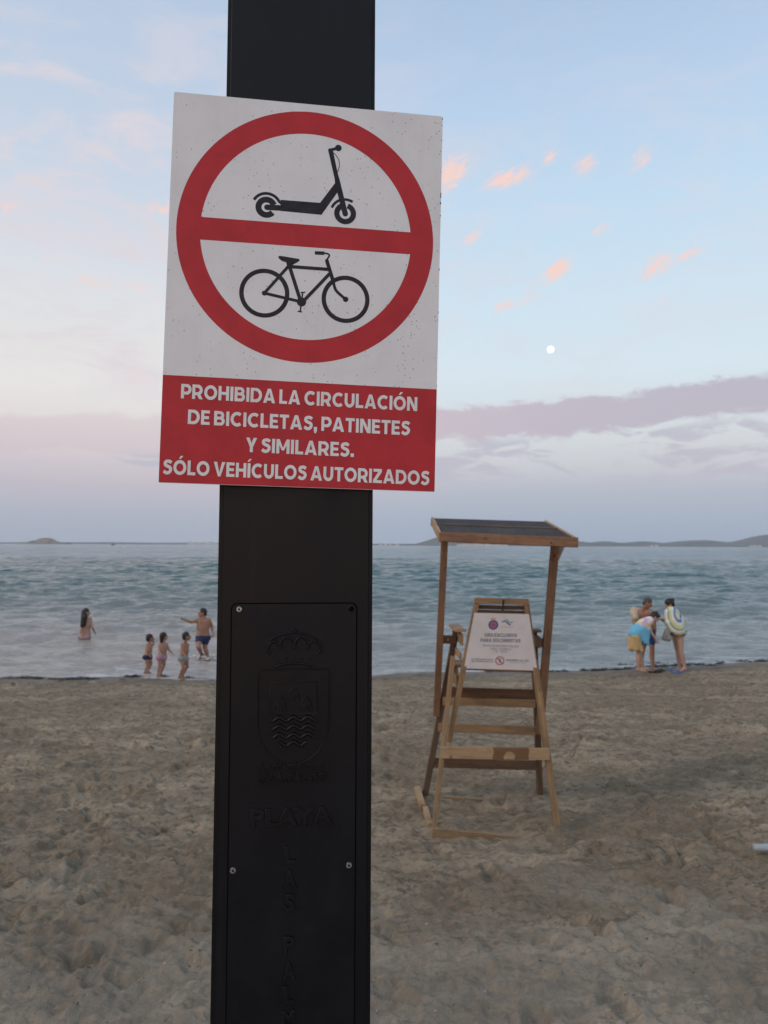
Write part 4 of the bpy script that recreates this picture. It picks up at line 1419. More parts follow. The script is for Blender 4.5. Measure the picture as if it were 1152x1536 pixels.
# ------------------------------------------------------------------ people
def cone_between(k, p0, p1, r0, r1, seg=14):
    """round cone: a tapered capsule"""
    p0, p1 = Vector(p0), Vector(p1)
    d = p1 - p0
    ln = max(d.length, 1e-5)
    q = d.normalized().to_track_quat('Z', 'Y') if d.length > 1e-5 else Quaternion()
    prof = [(-r0 * math.cos(a), r0 * math.sin(a)) for a in np.linspace(0, math.pi / 2, 5)] + [(ln + r1 * math.sin(a), r1 * math.cos(a)) for a in np.linspace(0, math.pi / 2, 5)]
    rings = []
    for (z_, r_) in prof:
        if r_ < 1e-6:
            rings.append([k.verts.new(p0 + q @ Vector((0, 0, z_)))])
        else:
            rings.append([k.verts.new(p0 + q @ Vector((r_ * math.cos(2 * math.pi * i / seg), r_ * math.sin(2 * math.pi * i / seg), z_))) for i in range(seg)])
    for a_, c_ in zip(rings[:-1], rings[1:]):
        for i in range(seg):
            j = (i + 1) % seg
            if len(a_) == 1:
                k.faces.new([a_[0], c_[j], c_[i]])
            elif len(c_) == 1:
                k.faces.new([a_[i], a_[j], c_[0]])
            else:
                k.faces.new([a_[i], a_[j], c_[j], c_[i]])


def ell(k, c, r, rot=None):
    g = bmesh.ops.create_uvsphere(k, u_segments=18, v_segments=12, radius=1)['verts']
    m_ = (rot or Matrix.Identity(3))
    for v in g:
        v.co = Vector(c) + m_ @ Vector((v.co.x * r[0], v.co.y * r[1], v.co.z * r[2]))


def solid(name, k, m, parent, voxel, smooth_it=3):
    """fuse the overlapping volumes into one continuous skin"""
    me = bpy.data.meshes.new(name)
    k.to_mesh(me)
    k.free()
    tmp = bpy.data.objects.new(name, me)
    COL.objects.link(tmp)
    md = tmp.modifiers.new('r', 'REMESH')
    md.mode = 'VOXEL'
    md.voxel_size = voxel
    ms = tmp.modifiers.new('s', 'SMOOTH')
    ms.iterations = smooth_it
    ms.factor = .5
    dg = bpy.context.evaluated_depsgraph_get()
    out = bpy.data.meshes.new_from_object(tmp.evaluated_get(dg))
    bpy.data.objects.remove(tmp)
    return link(name, out, m, parent, Matrix.Identity(4), True)


def skin(name, c):
    d = tuple(q * .8 for q in c)
    m = varied(name, c, d, 7, .55, 0)
    m.node_tree.nodes['Principled BSDF'].inputs['Subsurface Weight'].default_value = 0
    return m


hairm = varied('dark_hair', (.012, .009, .008), (.025, .018, .014), 60, .5)
greyhair = varied('greying_hair', (.09, .08, .075), (.04, .035, .033), 60, .6)
eyem = mat('dark_eye', (.02, .015, .012), .3)[0]


def hand(k, wrist, dirv, palm_n, s, curl=.35):
    d = Vector(dirv).normalized()
    n = Vector(palm_n)
    n = (n - d * n.dot(d)).normalized()
    sd_ = d.cross(n)
    w = Vector(wrist)
    cone_between(k, w, w + d * .045 * s, .022 * s, .026 * s, 10)
    pc = w + d * .055 * s
    for off in (-.022, -.007, .008, .022):
        cone_between(k, w + d * .02 * s, pc + d * .03 * s + sd_ * off * s, .014 * s, .012 * s, 8)
    for off, ln in zip((-.028, -.010, .009, .027), (.052, .068, .074, .062)):
        b0 = pc + d * .028 * s + sd_ * off * s
        m1 = b0 + (d + n * curl * .5).normalized() * ln * .5 * s
        m2 = m1 + (d * .8 + n * curl * 1.6).normalized() * ln * .5 * s
        cone_between(k, b0, m1, .0088 * s, .0080 * s, 8)
        cone_between(k, m1, m2, .0080 * s, .0066 * s, 8)
    t0 = w + d * .02 * s + sd_ * .024 * s
    t1 = t0 + (d * .6 + sd_ * .8).normalized() * .034 * s
    t2 = t1 + (d * .9 + n * .4).normalized() * .028 * s
    cone_between(k, t0, t1, .012 * s, .0095 * s, 8)
    cone_between(k, t1, t2, .0095 * s, .0075 * s, 8)


def foot(k, ankle, fdir, s):
    a = Vector(ankle)
    f = Vector(fdir).normalized()
    sd_ = f.cross(Vector((0, 0, 1))).normalized() if abs(f.z) < .95 else Vector((1, 0, 0))
    up_ = sd_.cross(f)
    cone_between(k, a, a - f * .03 * s - up_ * .045 * s, .035 * s, .030 * s, 10)
    ball = a + f * .12 * s - up_ * .058 * s
    cone_between(k, a - up_ * .02 * s, ball, .034 * s, .024 * s, 10)
    cone_between(k, a - f * .03 * s - up_ * .05 * s, ball, .028 * s, .026 * s, 10)
    for i, off in enumerate((-.030, -.016, -.003, .010, .026)):
        cone_between(k, ball + sd_ * off * s * .8, ball + f * (.048 if i > 1 else .038) * s + sd_ * off * s - up_ * .004 * s, .014 * s, .010 * s, 8)


def head_geo(k, c, look, upd, s, parent_parts):
    """skull, jaw, nose, ears, brow; look = the way the face points"""
    f = Vector(look).normalized()
    u = Vector(upd)
    u = (u - f * u.dot(f)).normalized()
    r_ = f.cross(u)
    m3 = Matrix((r_, f, u)).transposed()
    C_ = Vector(c)
    P2 = lambda x_, y_, z_: C_ + m3 @ Vector((x_ * s, y_ * s, z_ * s))
    ell(k, P2(0, -.012, .022), (.074 * s, .094 * s, .086 * s), m3)
    ell(k, P2(0, .018, -.030), (.058 * s, .070 * s, .068 * s), m3)
    cone_between(k, P2(0, .060, -.078), P2(0, .068, -.074), .022 * s, .018 * s, 8)
    cone_between(k, P2(0, .086, .012), P2(0, .108, -.022), .009 * s, .014 * s, 8)
    for sx_ in (-1, 1):
        ell(k, P2(sx_ * .076, -.004, -.004), (.010 * s, .020 * s, .030 * s), m3)
        cone_between(k, P2(sx_ * .018, .080, .026), P2(sx_ * .048, .068, .026), .010 * s, .009 * s, 8)
        ell(k, P2(sx_ * .036, .052, -.028), (.022 * s, .022 * s, .022 * s), m3)
    cone_between(k, P2(-.018, .084, -.050), P2(.018, .084, -.050), .007 * s, .007 * s, 8)
    return P2, m3


def person(label, J, s, skinm, look, updir, face='front', group=None, hairf=None, base=None, feet=None, hands=None, voxel=.011, build=1.0):
    """J: joint positions in the world. s: size against a 1.75 m adult"""
    org = Vector(base)
    t = empty('person', Matrix.Translation(org), label, 'person', group)
    k = bmesh.new()
    r = s * build
    sl_, sr_ = J['shl'], J['shr']
    hl, hr = J['hipl'], J['hipr']
    ch = (sl_ + sr_) / 2
    pe = (hl + hr) / 2
    spine = pe - ch
    cl = ch + spine * .22
    P2, m3 = head_geo(k, J['head'], look, updir, s * J.get('hs', 1.0), None)
    neck_top = P2(0, -.022, -.05)
    cone_between(k, ch - spine * .04, neck_top, .062 * r, .052 * s)
    acr = (sr_ - sl_)
    cone_between(k, sl_ + acr * .12, sr_ - acr * .12, .062 * r, .062 * r)
    # rib cage, waist and pelvis
    for f0 in (-1, 0, 1):
        o0 = acr * (.23 * f0)
        cone_between(k, ch + o0 + spine * .10, ch + o0 * .92 + spine * .42, .092 * r, .098 * r)
        cone_between(k, ch + o0 * .92 + spine * .42, ch + o0 * .70 + spine * .70, .098 * r, .088 * r)
    hv = hr - hl
    for f0 in (-.5, 0, .5):
        cone_between(k, ch + hv * f0 * .8 + spine * .66, pe + hv * f0 * 1.05, .086 * r, .100 * r)
    fw = Vector(J.get('front', look))
    fw = (fw - spine.normalized() * fw.dot(spine.normalized())).normalized()
    for sg in (-.42, .42):
        ell(k, pe + hv * sg * 1.1 - fw * .055 * r + spine * .03, (.082 * r, .082 * r, .088 * r))
    for S_, side_ in (('l', -1), ('r', 1)):
        sh, elb, wr = J['sh' + S_], J['el' + S_], J['wr' + S_]
        ell(k, sh, (.060 * r,) * 3)
        cone_between(k, sh, lerp(sh, elb, .45), .052 * r, .046 * r)
        cone_between(k, lerp(sh, elb, .45), elb, .046 * r, .037 * r)
        cone_between(k, elb, lerp(elb, wr, .3), .037 * r, .038 * r)
        cone_between(k, lerp(elb, wr, .3), wr, .038 * r, .024 * s)
        hd = (wr - elb)
        hand(k, wr, hd, J.get('palm' + S_, Vector((0, -.2, -1)) if abs(hd.normalized().z) < .7 else Vector((-side_, 0, 0))), s * .95)
        hp, kn, an = J['hip' + S_], J['kn' + S_], J['an' + S_]
        cone_between(k, hp, lerp(hp, kn, .45), .094 * r, .076 * r)
        cone_between(k, lerp(hp, kn, .45), kn, .076 * r, .053 * r)
        calf = lerp(kn, an, .32) - Vector(J.get('toe' + S_, fw)).normalized() * .012 * r
        cone_between(k, kn, calf, .051 * r, .055 * r)
        cone_between(k, calf, an, .055 * r, .034 * s)
        foot(k, an, J.get('toe' + S_, fw), s)
    solid('body', k, skinm, t, voxel)
    # eyes and mouth as parts of the head
    k = bmesh.new()
    for sx_ in (-1, 1):
        ell(k, P2(sx_ * .032, .083, .004), (.012 * s, .006 * s, .007 * s), m3)
    bmesh_obj('eyes', k, eyem, t, mw=Matrix.Identity(4), smooth=True)
    return t, P2, m3, dict(ch=ch, pe=pe, fw=fw, hv=hv, acr=acr, spine=spine, r=r)


def hair_cap(P2, m3, s, m, t, low=-.02, extra=None, fringe=.0):
    k = bmesh.new()
    ell(k, P2(0, -.024, .034), (.084 * s, .098 * s, .094 * s), m3)
    ell(k, P2(0, -.060, low), (.070 * s, .055 * s, .070 * s), m3)
    if fringe:
        ell(k, P2(0, .040, .082), (.06 * s, .04 * s, .028 * s), m3)
    if extra:
        for (a_, b_, ra, rb) in extra:
            cone_between(k, a_, b_, ra, rb)
    return solid('hair', k, m, t, .012, 2)


def briefs(J, info, m, t, name, inc=.010, leg=.0, legr=None):
    k = bmesh.new()
    r, pe, hv, spine, fw = info['r'], info['pe'], info['hv'], info['spine'], info['fw']
    ch = info['ch']
    for f0 in (-.5, 0, .5):
        cone_between(k, ch + hv * f0 * .9 + spine * .92, pe + hv * f0 * 1.06 + spine * .02, .092 * r + inc, .101 * r + inc)
    for sg in (-.42, .42):
        ell(k, pe + hv * sg * 1.1 - fw * .055 * r + spine * .03, (.082 * r + inc,) * 3)
    if leg:
        for S_ in 'lr':
            hp, kn = J['hip' + S_], J['kn' + S_]
            cone_between(k, hp, lerp(hp, kn, leg), .097 * r + inc, (legr or .092) * r + inc)
    return solid(name, k, m, t, .012, 2)


def joints(Yp, **kw):
    return {n: (at(v[0], v[1], Yp + (v[2] if len(v) > 2 else 0)) if isinstance(v, tuple) else v) for n, v in kw.items()}


sk_tan = skin('tanned_skin', (.36, .185, .125))
sk_mid = skin('light_brown_skin', (.44, .25, .18))
sk_child = skin('child_skin', (.43, .235, .165))
sk_pale = skin('fair_skin', (.52, .32, .25))
navy = varied('navy_cloth', (.028, .035, .085), (.02, .024, .06), 20, .8)
pinkc = varied('pink_patterned_cloth', (.55, .30, .36), (.35, .2, .4), 30, .8)
greenc = varied('grey_green_cloth', (.20, .25, .22), (.3, .32, .3), 30, .8)
bikini = varied('light_patterned_bikini', (.5, .38, .36), (.28, .12, .10), 30, .8)

# woman wading on the far left
Yp = 20.5
J = joints(Yp, head=(130.0, 918.5), shl=(124.5, 929, -.05), shr=(135.5, 928.8, .08), ell=(122.6, 942, -.12), wrl=(122.0, 952, -.05), elr=(138.5, 941, -.02), wrr=(141.8, 948, .10),
           hipl=(123.8, 955, -.02), hipr=(131.6, 955, .03), knl=(122.5, 979, .06), knr=(131.5, 979, .1), anl=(122, 1003, 0), anr=(132, 1003, .05), toel=Vector((.8, .6, 0)), toer=Vector((.8, .6, 0)), front=Vector((.8, .6, 0)))
t, P2, m3, inf = person('long haired woman in a bikini standing waist deep in the water at far left', J, .97, sk_mid, (.93, .35, -.05), (0, 0, 1), base=(at(128, 962, Yp).x, Yp, -.75), build=.93)
hair_cap(P2, m3, .97, hairm, t, extra=[(P2(0, -.07, .0), at(126.2, 927, Yp - .08), .075, .085), (at(126.2, 927, Yp - .08), at(123.6, 939, Yp - .10), .085, .060), (at(127.5, 925, Yp - .12), at(126, 938, Yp - .12), .07, .05)])
briefs(J, inf, bikini, t, 'bikini_bottom', .006)

# three children running along the water's edge
Yp = 15.45
J = joints(Yp, head=(225.5, 957.5), shl=(220.6, 967.5, -.03), shr=(227.6, 967.3, .06), ell=(221.2, 975.5, -.08), wrl=(223.8, 981.5, -.05), elr=(230.6, 966, .02), wrr=(230.6, 959.5, .08),
           hipl=(219.6, 985.5, -.03), hipr=(224.2, 985.5, .03), knl=(221.5, 998.2, -.02), knr=(226.6, 996.6, .06), anl=(217.6, 1007.5, -.03), anr=(222.0, 1006.5, .05), toel=Vector((1, .4, -.1)), toer=Vector((1, .5, -.3)), front=Vector((.9, .5, 0)))
J['hs'] = 1.3
t, P2, m3, inf = person('smallest child in navy swim briefs, leftmost of the three children running at the shore', J, .60, sk_child, (.9, .45, 0), (0, 0, 1), base=(at(221, 1008, Yp).x, Yp, -.02), group='three children running at the water edge', voxel=.009, build=.95)
hair_cap(P2, m3, .60 * 1.3, hairm, t)
briefs(J, inf, navy, t, 'swim_briefs', .008)

Yp = 15.2
J = joints(Yp, head=(246.0, 955.2), shl=(240.2, 966.8, -.04), shr=(249.8, 966.5, .05), ell=(237.6, 974.5, -.08), wrl=(240.5, 980.5, -.16), elr=(253.6, 974.8, .05), wrr=(258.0, 979.4, .02),
           hipl=(239.8, 985.5, -.03), hipr=(245.6, 985.5, .03), knl=(240.0, 999.5, -.03), knr=(246.0, 998, .06), anl=(237.0, 1011.6, -.03), anr=(241.2, 1010.2, .06), toel=Vector((1, .3, -.1)), toer=Vector((1, .4, -.2)), front=Vector((.85, .5, 0)))
J['hs'] = 1.25
t, P2, m3, inf = person('child in pink patterned swim bottoms, middle of the three children running at the shore', J, .64, sk_child, (.7, .7, 0), (0, 0, 1), base=(at(240, 1012, Yp).x, Yp, .0), group='three children running at the water edge', voxel=.009, build=.97)
hair_cap(P2, m3, .64 * 1.25, hairm, t, extra=[(P2(0, -.06, -.02), P2(0, -.07, -.12), .045, .03)])
briefs(J, inf, pinkc, t, 'swim_bottoms', .008)

Yp = 14.85
J = joints(Yp, head=(280.2, 954.8), shl=(273.2, 967.0, -.02), shr=(281.6, 967.2, .04), ell=(272.6, 975.8, -.06), wrl=(277.0, 982.0, -.14), elr=(281.8, 977.0, .06), wrr=(279.6, 984.5, .10),
           hipl=(272.8, 987.5, -.03), hipr=(278.4, 987.5, .03), knl=(275.2, 1001.5, -.06), knr=(281.0, 1000.2, .05), anl=(269.6, 1014.4, -.05), anr=(273.6, 1013.2, .05), toel=Vector((.9, -.1, -.25)), toer=Vector((1, .3, -.3)), front=Vector((.95, .3, 0)))
J['hs'] = 1.25
t, P2, m3, inf = person('child in grey green swim briefs, rightmost of the three children running at the shore', J, .64, sk_tan, (.96, .2, 0), (0, 0, 1), base=(at(272, 1016, Yp).x, Yp, .05), group='three children running at the water edge', voxel=.009, build=.92)
hair_cap(P2, m3, .64 * 1.25, hairm, t)
briefs(J, inf, greenc, t, 'swim_briefs', .010)

# man striding through the shallows with an arm flung out
Yp = 17.9
J = joints(Yp, head=(303.4, 919.5), shl=(297.0, 931.0, -.02), shr=(313.2, 930.4, .04), ell=(286.8, 933.2, -.15), wrl=(278.6, 930.2, -.22), elr=(318.0, 939.0, .12), wrr=(318.8, 948.8, -.02),
           hipl=(300.0, 956.0, -.02), hipr=(308.6, 956.0, .03), knl=(297.2, 970.5, -.25), knr=(307.2, 971.5, .02), anl=(302.0, 981.0, .10), anr=(312.0, 988.0, .05), toel=Vector((-.7, -.3, -.6)), toer=Vector((-.9, -.3, 0)), front=Vector((-.6, -.75, 0)))
J['palml'] = Vector((0, -1, .2))
t, P2, m3, inf = person('bare chested man in navy shorts striding through shallow water with one arm out', J, 1.0, sk_tan, (-.85, -.45, 0), (0, 0, 1), base=(at(306, 985, Yp).x, Yp, -.28), build=1.04)
hair_cap(P2, m3, 1.0, hairm, t)
briefs(J, inf, navy, t, 'swim_shorts', .006, .42, .084)

# group of three at the right
Yp = 16.25
blue = varied('blue_shorts_cloth', (.02, .075, .22), (.015, .05, .16), 20, .8)
cream = varied('cream_towel', (.56, .46, .34), (.48, .38, .27), 12, .95, .6, 60)
J = joints(Yp, head=(971.8, 905.0, -.12), shl=(955.0, 917.5, .1), shr=(976.0, 917.5, -.12), ell=(949.8, 932.0, .0), wrl=(958.5, 941.0, -.20), elr=(981.0, 930, -.25), wrr=(982.8, 942, -.32),
           hipl=(969.5, 945, .22), hipr=(976.8, 945, .02), knl=(964.0, 975, .25), knr=(978.2, 974, -.02), anl=(961.5, 1000.0, .30), anr=(979.8, 1001.6, -.02), toel=Vector((.7, -.7, 0)), toer=Vector((.6, -.8, 0)), front=Vector((.6, -.7, -.3)))
t, P2, m3, inf = person('bare chested man in blue shorts leaning over behind the person in the patterned towel', J, 1.0, sk_tan, (.72, -.45, -.5), (.35, -.1, 1), base=(at(974, 1004, Yp).x, Yp, .02), build=1.0)
hair_cap(P2, m3, .98, greyhair, t)
briefs(J, inf, blue, t, 'shorts', .006, .66, .070)
k = bmesh.new()
for a_, c_, ra, rb in [((951.5, 915.5, .12), (957, 922, .10), .085, .09), ((950, 919.5, .10), (953.5, 926.5, .02), .085, .075), ((957, 916, .12), (958, 934, .08), .07, .06)]:
    cone_between(k, at(a_[0], a_[1], Yp + a_[2]), at(c_[0], c_[1], Yp + c_[2]), ra, rb)
tag(solid('shoulder_towel', k, cream, None, .012, 3), 'cream towel hanging over the shoulder of the leaning man', 'towel')

# person bending in blue and yellow towel
Yp = 15.55
J = joints(Yp, head=(981.8, 925.8, -.06), shl=(970.5, 929.5, .16), shr=(972.5, 932.0, -.14), ell=(975.8, 946, .1), wrl=(981.0, 957, .05), elr=(976.5, 949, -.18), wrr=(983.0, 957, -.20),
           hipl=(953.0, 951.0, .13), hipr=(954.5, 952.0, -.10), knl=(960.0, 976.0, .10), knr=(958.0, 977.0, -.12), anl=(964.5, 1001.2, .12), anr=(957.6, 1001.8, -.10), toel=Vector((1, -.15, 0)), toer=Vector((1, -.35, 0)), front=Vector((.7, 0, -.7)))
t, P2, m3, inf = person('person bending forward wrapped in a blue and yellow flower towel, barefoot on the sand', J, .94, sk_pale, (.75, -.1, -.65), (.6, 0, .8), base=(at(960, 1005, Yp).x, Yp, .06), build=.95)
hair_cap(P2, m3, .95, hairm, t, extra=[(P2(0, -.03, .09), P2(0, .05, .075), .05, .04)])
tw, tp, b = mat('flower_towel_cloth', (.2, .5, .7), .95, 0, .1)
g_ = b.node('ShaderNodeNewGeometry')
so = b.node('ShaderNodeSeparateXYZ')
b.t.links.new(g_.outputs['Position'], so.inputs[0])
cyan, yell, whit = (.17, .47, .66, 1), (.66, .60, .16, 1), (.72, .66, .68, 1)
o_ = at(962, 940, Yp)
# across the cloth: shoulder end is patterned, hanging end plain blue
ax = b.m('ADD', b.m('MULTIPLY', b.m('SUBTRACT', so.outputs[0], o_.x), .55), b.m('MULTIPLY', b.m('SUBTRACT', so.outputs[2], o_.z), 1.0))
fl = b.noise(g_.outputs['Position'], 7.5, 2, .5, .5, out=1)
sp2 = b.node('ShaderNodeSeparateColor')
b.t.links.new(fl, sp2.inputs[0])
patt = b.mix(b.sstep(sp2.outputs[0], .46, .54), yell, whit)
patt = b.mix(b.sstep(sp2.outputs[1], .56, .62), patt, (.55, .35, .6, 1))
b.t.links.new(b.mix(b.sstep(ax, -.02, .03), cyan, patt), tp.inputs['Base Color'])
k = bmesh.new()
for dy_ in (-.16, 0.0, .16):
    cone_between(k, at(974.0, 931.0, Yp + dy_), at(964.0, 937.0, Yp + dy_), .095, .125)
    cone_between(k, at(964.0, 937.0, Yp + dy_), at(953.0, 950.0, Yp + dy_), .125, .150)
for (x0_, y0_, x1_, y1_, dy_, ra, rb) in [(960, 945, 964, 958, -.22, .10, .07), (964, 942, 968.5, 963, -.24, .08, .05), (967.5, 938, 971.5, 966, -.24, .06, .035), (972, 936, 972.5, 958, -.2, .05, .03), (962, 944, 966, 960, .2, .09, .06)]:
    cone_between(k, at(x0_, y0_, Yp + dy_), at(x1_, y1_, Yp + dy_), ra, rb)
tag(solid('towel', k, tw, None, .013, 3), 'blue towel with yellow flower pattern wrapped round the bending person', 'towel')
k = bmesh.new()
sand_y = varied('sand_yellow_towel', (.62, .43, .21), (.52, .35, .17), 10, .95, .6, 50)
for (x0_, y0_, x1_, y1_, dy_, ra, rb) in [(950.5, 951, 947.5, 971, -.12, .13, .075), (950.5, 951, 947.5, 972, .10, .13, .075), (953, 954, 954, 973, -.2, .11, .06), (955, 958, 962.5, 976.5, -.2, .08, .04), (953, 954, 955, 973, .16, .11, .06), (946.5, 962, 945.5, 972, 0, .06, .04)]:
    cone_between(k, at(x0_, y0_, Yp + dy_), at(x1_, y1_, Yp + dy_), ra, rb)
tag(solid('wrap_cloth', k, sand_y, None, .013, 3), 'sand yellow cloth wrapped round the hips of the bending person', 'cloth')

# woman in the ringed towel
Yp = 15.7
J = joints(Yp, head=(1003.8, 906.5, .02), shl=(1000.5, 918.0, .14), shr=(1011.0, 917.5, -.10), ell=(997.0, 931.0, .05), wrl=(991.5, 929.0, -.08), elr=(1004, 936.0, -.22), wrr=(1000.5, 944.0, -.18),
           hipl=(1012.5, 948.5, .10), hipr=(1020.0, 948.5, -.06), knl=(1016.5, 976.0, .06), knr=(1021.0, 976.0, -.10), anl=(1019.0, 1001.5, .06), anr=(1027.0, 1001.0, -.10), toel=Vector((-1, -.25, 0)), toer=Vector((-.9, -.5, 0)), front=Vector((-.85, .1, -.4)))
t, P2, m3, inf = person('dark haired woman wrapped in a ringed towel, bending towards the other two', J, .97, sk_pale, (-.85, .1, -.5), (-.4, 0, .9), base=(at(1020, 1004, Yp).x, Yp, .06), build=1.0)
hair_cap(P2, m3, 1.02, hairm, t, extra=[(P2(0, -.08, .05), P2(0, -.12, .05), .045, .04)])
briefs(J, inf, navy, t, 'swimsuit_bottom', .008)
rw, rp2, b = mat('ringed_towel_cloth', (.6, .6, .55), .95, 0, .1)
g_ = b.node('ShaderNodeNewGeometry')
ctr = at(1017.5, 921, Yp - .22)
vs_ = b.node('ShaderNodeVectorMath', operation='SUBTRACT')
b.t.links.new(g_.outputs['Position'], vs_.inputs[0])
vs_.inputs[1].default_value = ctr
sc_ = b.node('ShaderNodeVectorMath', operation='MULTIPLY')
b.t.links.new(vs_.outputs[0], sc_.inputs[0])
sc_.inputs[1].default_value = (1.25, .5, .85)
ln_ = b.node('ShaderNodeVectorMath', operation='LENGTH')
b.t.links.new(sc_.outputs[0], ln_.inputs[0])
wh, bl, ye, te = (.70, .70, .68, 1), (.16, .24, .42, 1), (.60, .62, .30, 1), (.25, .36, .36, 1)
rr_ = b.ramp(b.m('MULTIPLY', ln_.outputs['Value'], 2.0), [(0, wh), (.10, wh), (.11, ye), (.16, ye), (.17, wh), (.21, bl), (.30, bl), (.31, wh), (.41, wh), (.42, ye), (.52, ye), (.53, te), (.58, te), (.59, wh), (.68, wh), (.69, ye), (.78, te), (.86, wh), (1, wh)], 'LINEAR')
b.t.links.new(rr_, rp2.inputs['Base Color'])
k = bmesh.new()
for dy_ in (-.15, 0.0, .15):
    cone_between(k, at(1006.0, 917.0, Yp + dy_), at(1010.0, 930.0, Yp + dy_), .105, .150)
    cone_between(k, at(1010.0, 930.0, Yp + dy_), at(1017.0, 944.0, Yp + dy_), .150, .155)
for (x0_, y0_, x1_, y1_, dy_, ra, rb) in [(1002, 918, 1001.5, 934, -.18, .07, .06), (1001.5, 934, 1008, 946, -.2, .07, .05), (1020, 936, 1026.5, 949.5, -.1, .10, .045), (1010, 945, 1024, 950.5, -.15, .045, .04), (1012, 944, 1022, 950, .15, .06, .05), (1014, 917, 1021, 932, -.05, .08, .09)]:
    cone_between(k, at(x0_, y0_, Yp + dy_), at(x1_, y1_, Yp + dy_), ra, rb)
tag(solid('towel', k, rw, None, .013, 3), 'white towel with blue, yellow and green rings round the dark haired woman', 'towel')
k = bmesh.new()
for (x0_, y0_, x1_, y1_, ra, rb) in [(1001, 944, 997, 957, .045, .06), (1002, 946, 1003, 958, .04, .06), (999, 946, 1000, 958, .04, .05)]:
    cone_between(k, at(x0_, y0_, Yp - .2), at(x1_, y1_, Yp - .2), ra, rb)
tag(solid('hand_cloth', k, varied('grey_cloth', (.30, .28, .28), (.20, .20, .20), 15, .9), None, .012, 2), 'grey cloth hanging from the hand of the woman in the ringed towel', 'cloth')


def shoe(px, py, Yp_, m, heading, label, cat, group=None, s=1.0):
    p = at(px, py, Yp_)
    z = sand_z(p.x, Yp_) + .004
    mw = Matrix.Translation((p.x, Yp_, z)) @ Matrix.Rotation(heading, 4, 'Z')
    t = empty('flip_flop', mw, label, cat, group)
    out = [(-.13, -.030), (-.12, -.036), (-.05, -.032), (.04, -.045), (.11, -.046), (.14, -.020), (.145, .010), (.12, .036), (.05, .042), (-.04, .030), (-.11, .034), (-.13, .02)]
    print_mesh('sole', [poly([(a_ * s, b__ * s) for a_, b__ in out])], m, t, .024, 0, .022)
    k = bmesh.new()
    for sg in (-1, 1):
        cone_between(k, (.085 * s, 0, .03), (.03 * s, sg * .026 * s, .055), .007, .007, 8)
        cone_between(k, (.03 * s, sg * .026 * s, .055), (-.03 * s, sg * .036 * s, .026), .007, .007, 8)
    bmesh_obj('strap', k, m, t, smooth=True)


bfl = varied('blue_rubber', (.14, .22, .48), (.10, .17, .38), 10, .7)
kfl = varied('black_rubber', (.02, .02, .02), (.035, .035, .035), 10, .7)
shoe(1017.5, 1006.3, 15.45, bfl, R(195), 'blue flip flop under the foot of the woman in the ringed towel', 'flip flop')
shoe(1012.0, 1004.5, 15.75, bfl, R(170), 'blue flip flop lying loose just left of the standing woman', 'flip flop')
shoe(983.0, 1007.5, 15.55, kfl, R(-20), 'black flip flop lying on the sand nearest the bent group', 'flip flop')
shoe(989.5, 1006.0, 15.75, kfl, R(25), 'black flip flop just right of the other black one', 'flip flop')

# ------------------------------------------------------------------ litter, weed, shells
cupm, cpp, b = mat('white_plastic', (.42, .45, .46), .35, 0, .5)
cpp.inputs['Transmission Weight'].default_value = .15
p = at(1141, 1283.5, 5.75)
zz = sand_z(p.x, 5.75)
mw = Matrix.Translation((p.x - .055, 5.75, zz + .036)) @ Matrix.Rotation(R(-6), 4, 'Z') @ Matrix.Rotation(R(88), 4, 'Y')
k = bmesh.new()
prof = [(z_, r_ * 1.05) for z_, r_ in [(.0, .022), (.002, .026), (.05, .029), (.10, .033), (.128, .0355), (.132, .0375), (.134, .0355), (.128, .034), (.05, .0275), (.003, .024), (.003, 0.0)]]
rings = []
for (z_, r_) in [(0, 0)] + prof:
    if r_ == 0:
        rings.append([k.verts.new((0, 0, z_))])
    else:
        rings.append([k.verts.new((r_ * math.cos(a_) * (1 - .22 * z_ / .13), r_ * math.sin(a_) * (1 + .08 * math.sin(3 * a_ + z_ * 60)), z_)) for a_ in np.linspace(0, 2 * math.pi, 24, endpoint=False)])
for a_, c_ in zip(rings[:-1], rings[1:]):
    for i in range(24):
        j = (i + 1) % 24
        if len(a_) == 1:
            k.faces.new([a_[0], c_[j], c_[i]])
        elif len(c_) == 1:
            k.faces.new([a_[i], a_[j], c_[0]])
        else:
            k.faces.new([a_[i], a_[j], c_[j], c_[i]])
o = bmesh_obj('plastic_cup', k, cupm, mw=mw, smooth=True)
tag(o, 'crumpled white plastic cup lying on the sand at the right edge', 'cup')

# shell and straw crumbs strewn over the sand
random.seed(21)


def crumbs(name, n, mats_, size, ylo, yhi, flat, kindname):
    V_, F_ = [], []
    for i in range(n):
        yy = ylo + (yhi - ylo) * random.random() ** 1.6
        xx = (random.random() * 2 - 1) * (.6 * yy + .6)
        if yy > shore(np.array(xx)) - .5:
            continue
        s = random.uniform(*size)
        a = random.random() * 6.28
        ln_ = s * random.uniform(1, 2.2)
        z = sand_z(xx, yy)
        b0 = len(V_)
        for (ux, uy, uz) in [(-1, -.6, 0), (1, -.5, 0), (.8, .7, 0), (-.9, .5, 0), (0, 0, flat)]:
            V_.append((xx + (ux * math.cos(a) * ln_ - uy * math.sin(a) * s), yy + (ux * math.sin(a) * ln_ + uy * math.cos(a) * s), z + uz * s + .001 + random.uniform(0, .3) * s * (uz == 0)))
        F_ += [(b0, b0 + 1, b0 + 4), (b0 + 1, b0 + 2, b0 + 4), (b0 + 2, b0 + 3, b0 + 4), (b0 + 3, b0, b0 + 4)]
    tag(link(name, pydata(name, V_, F_), mats_), kind='stuff')


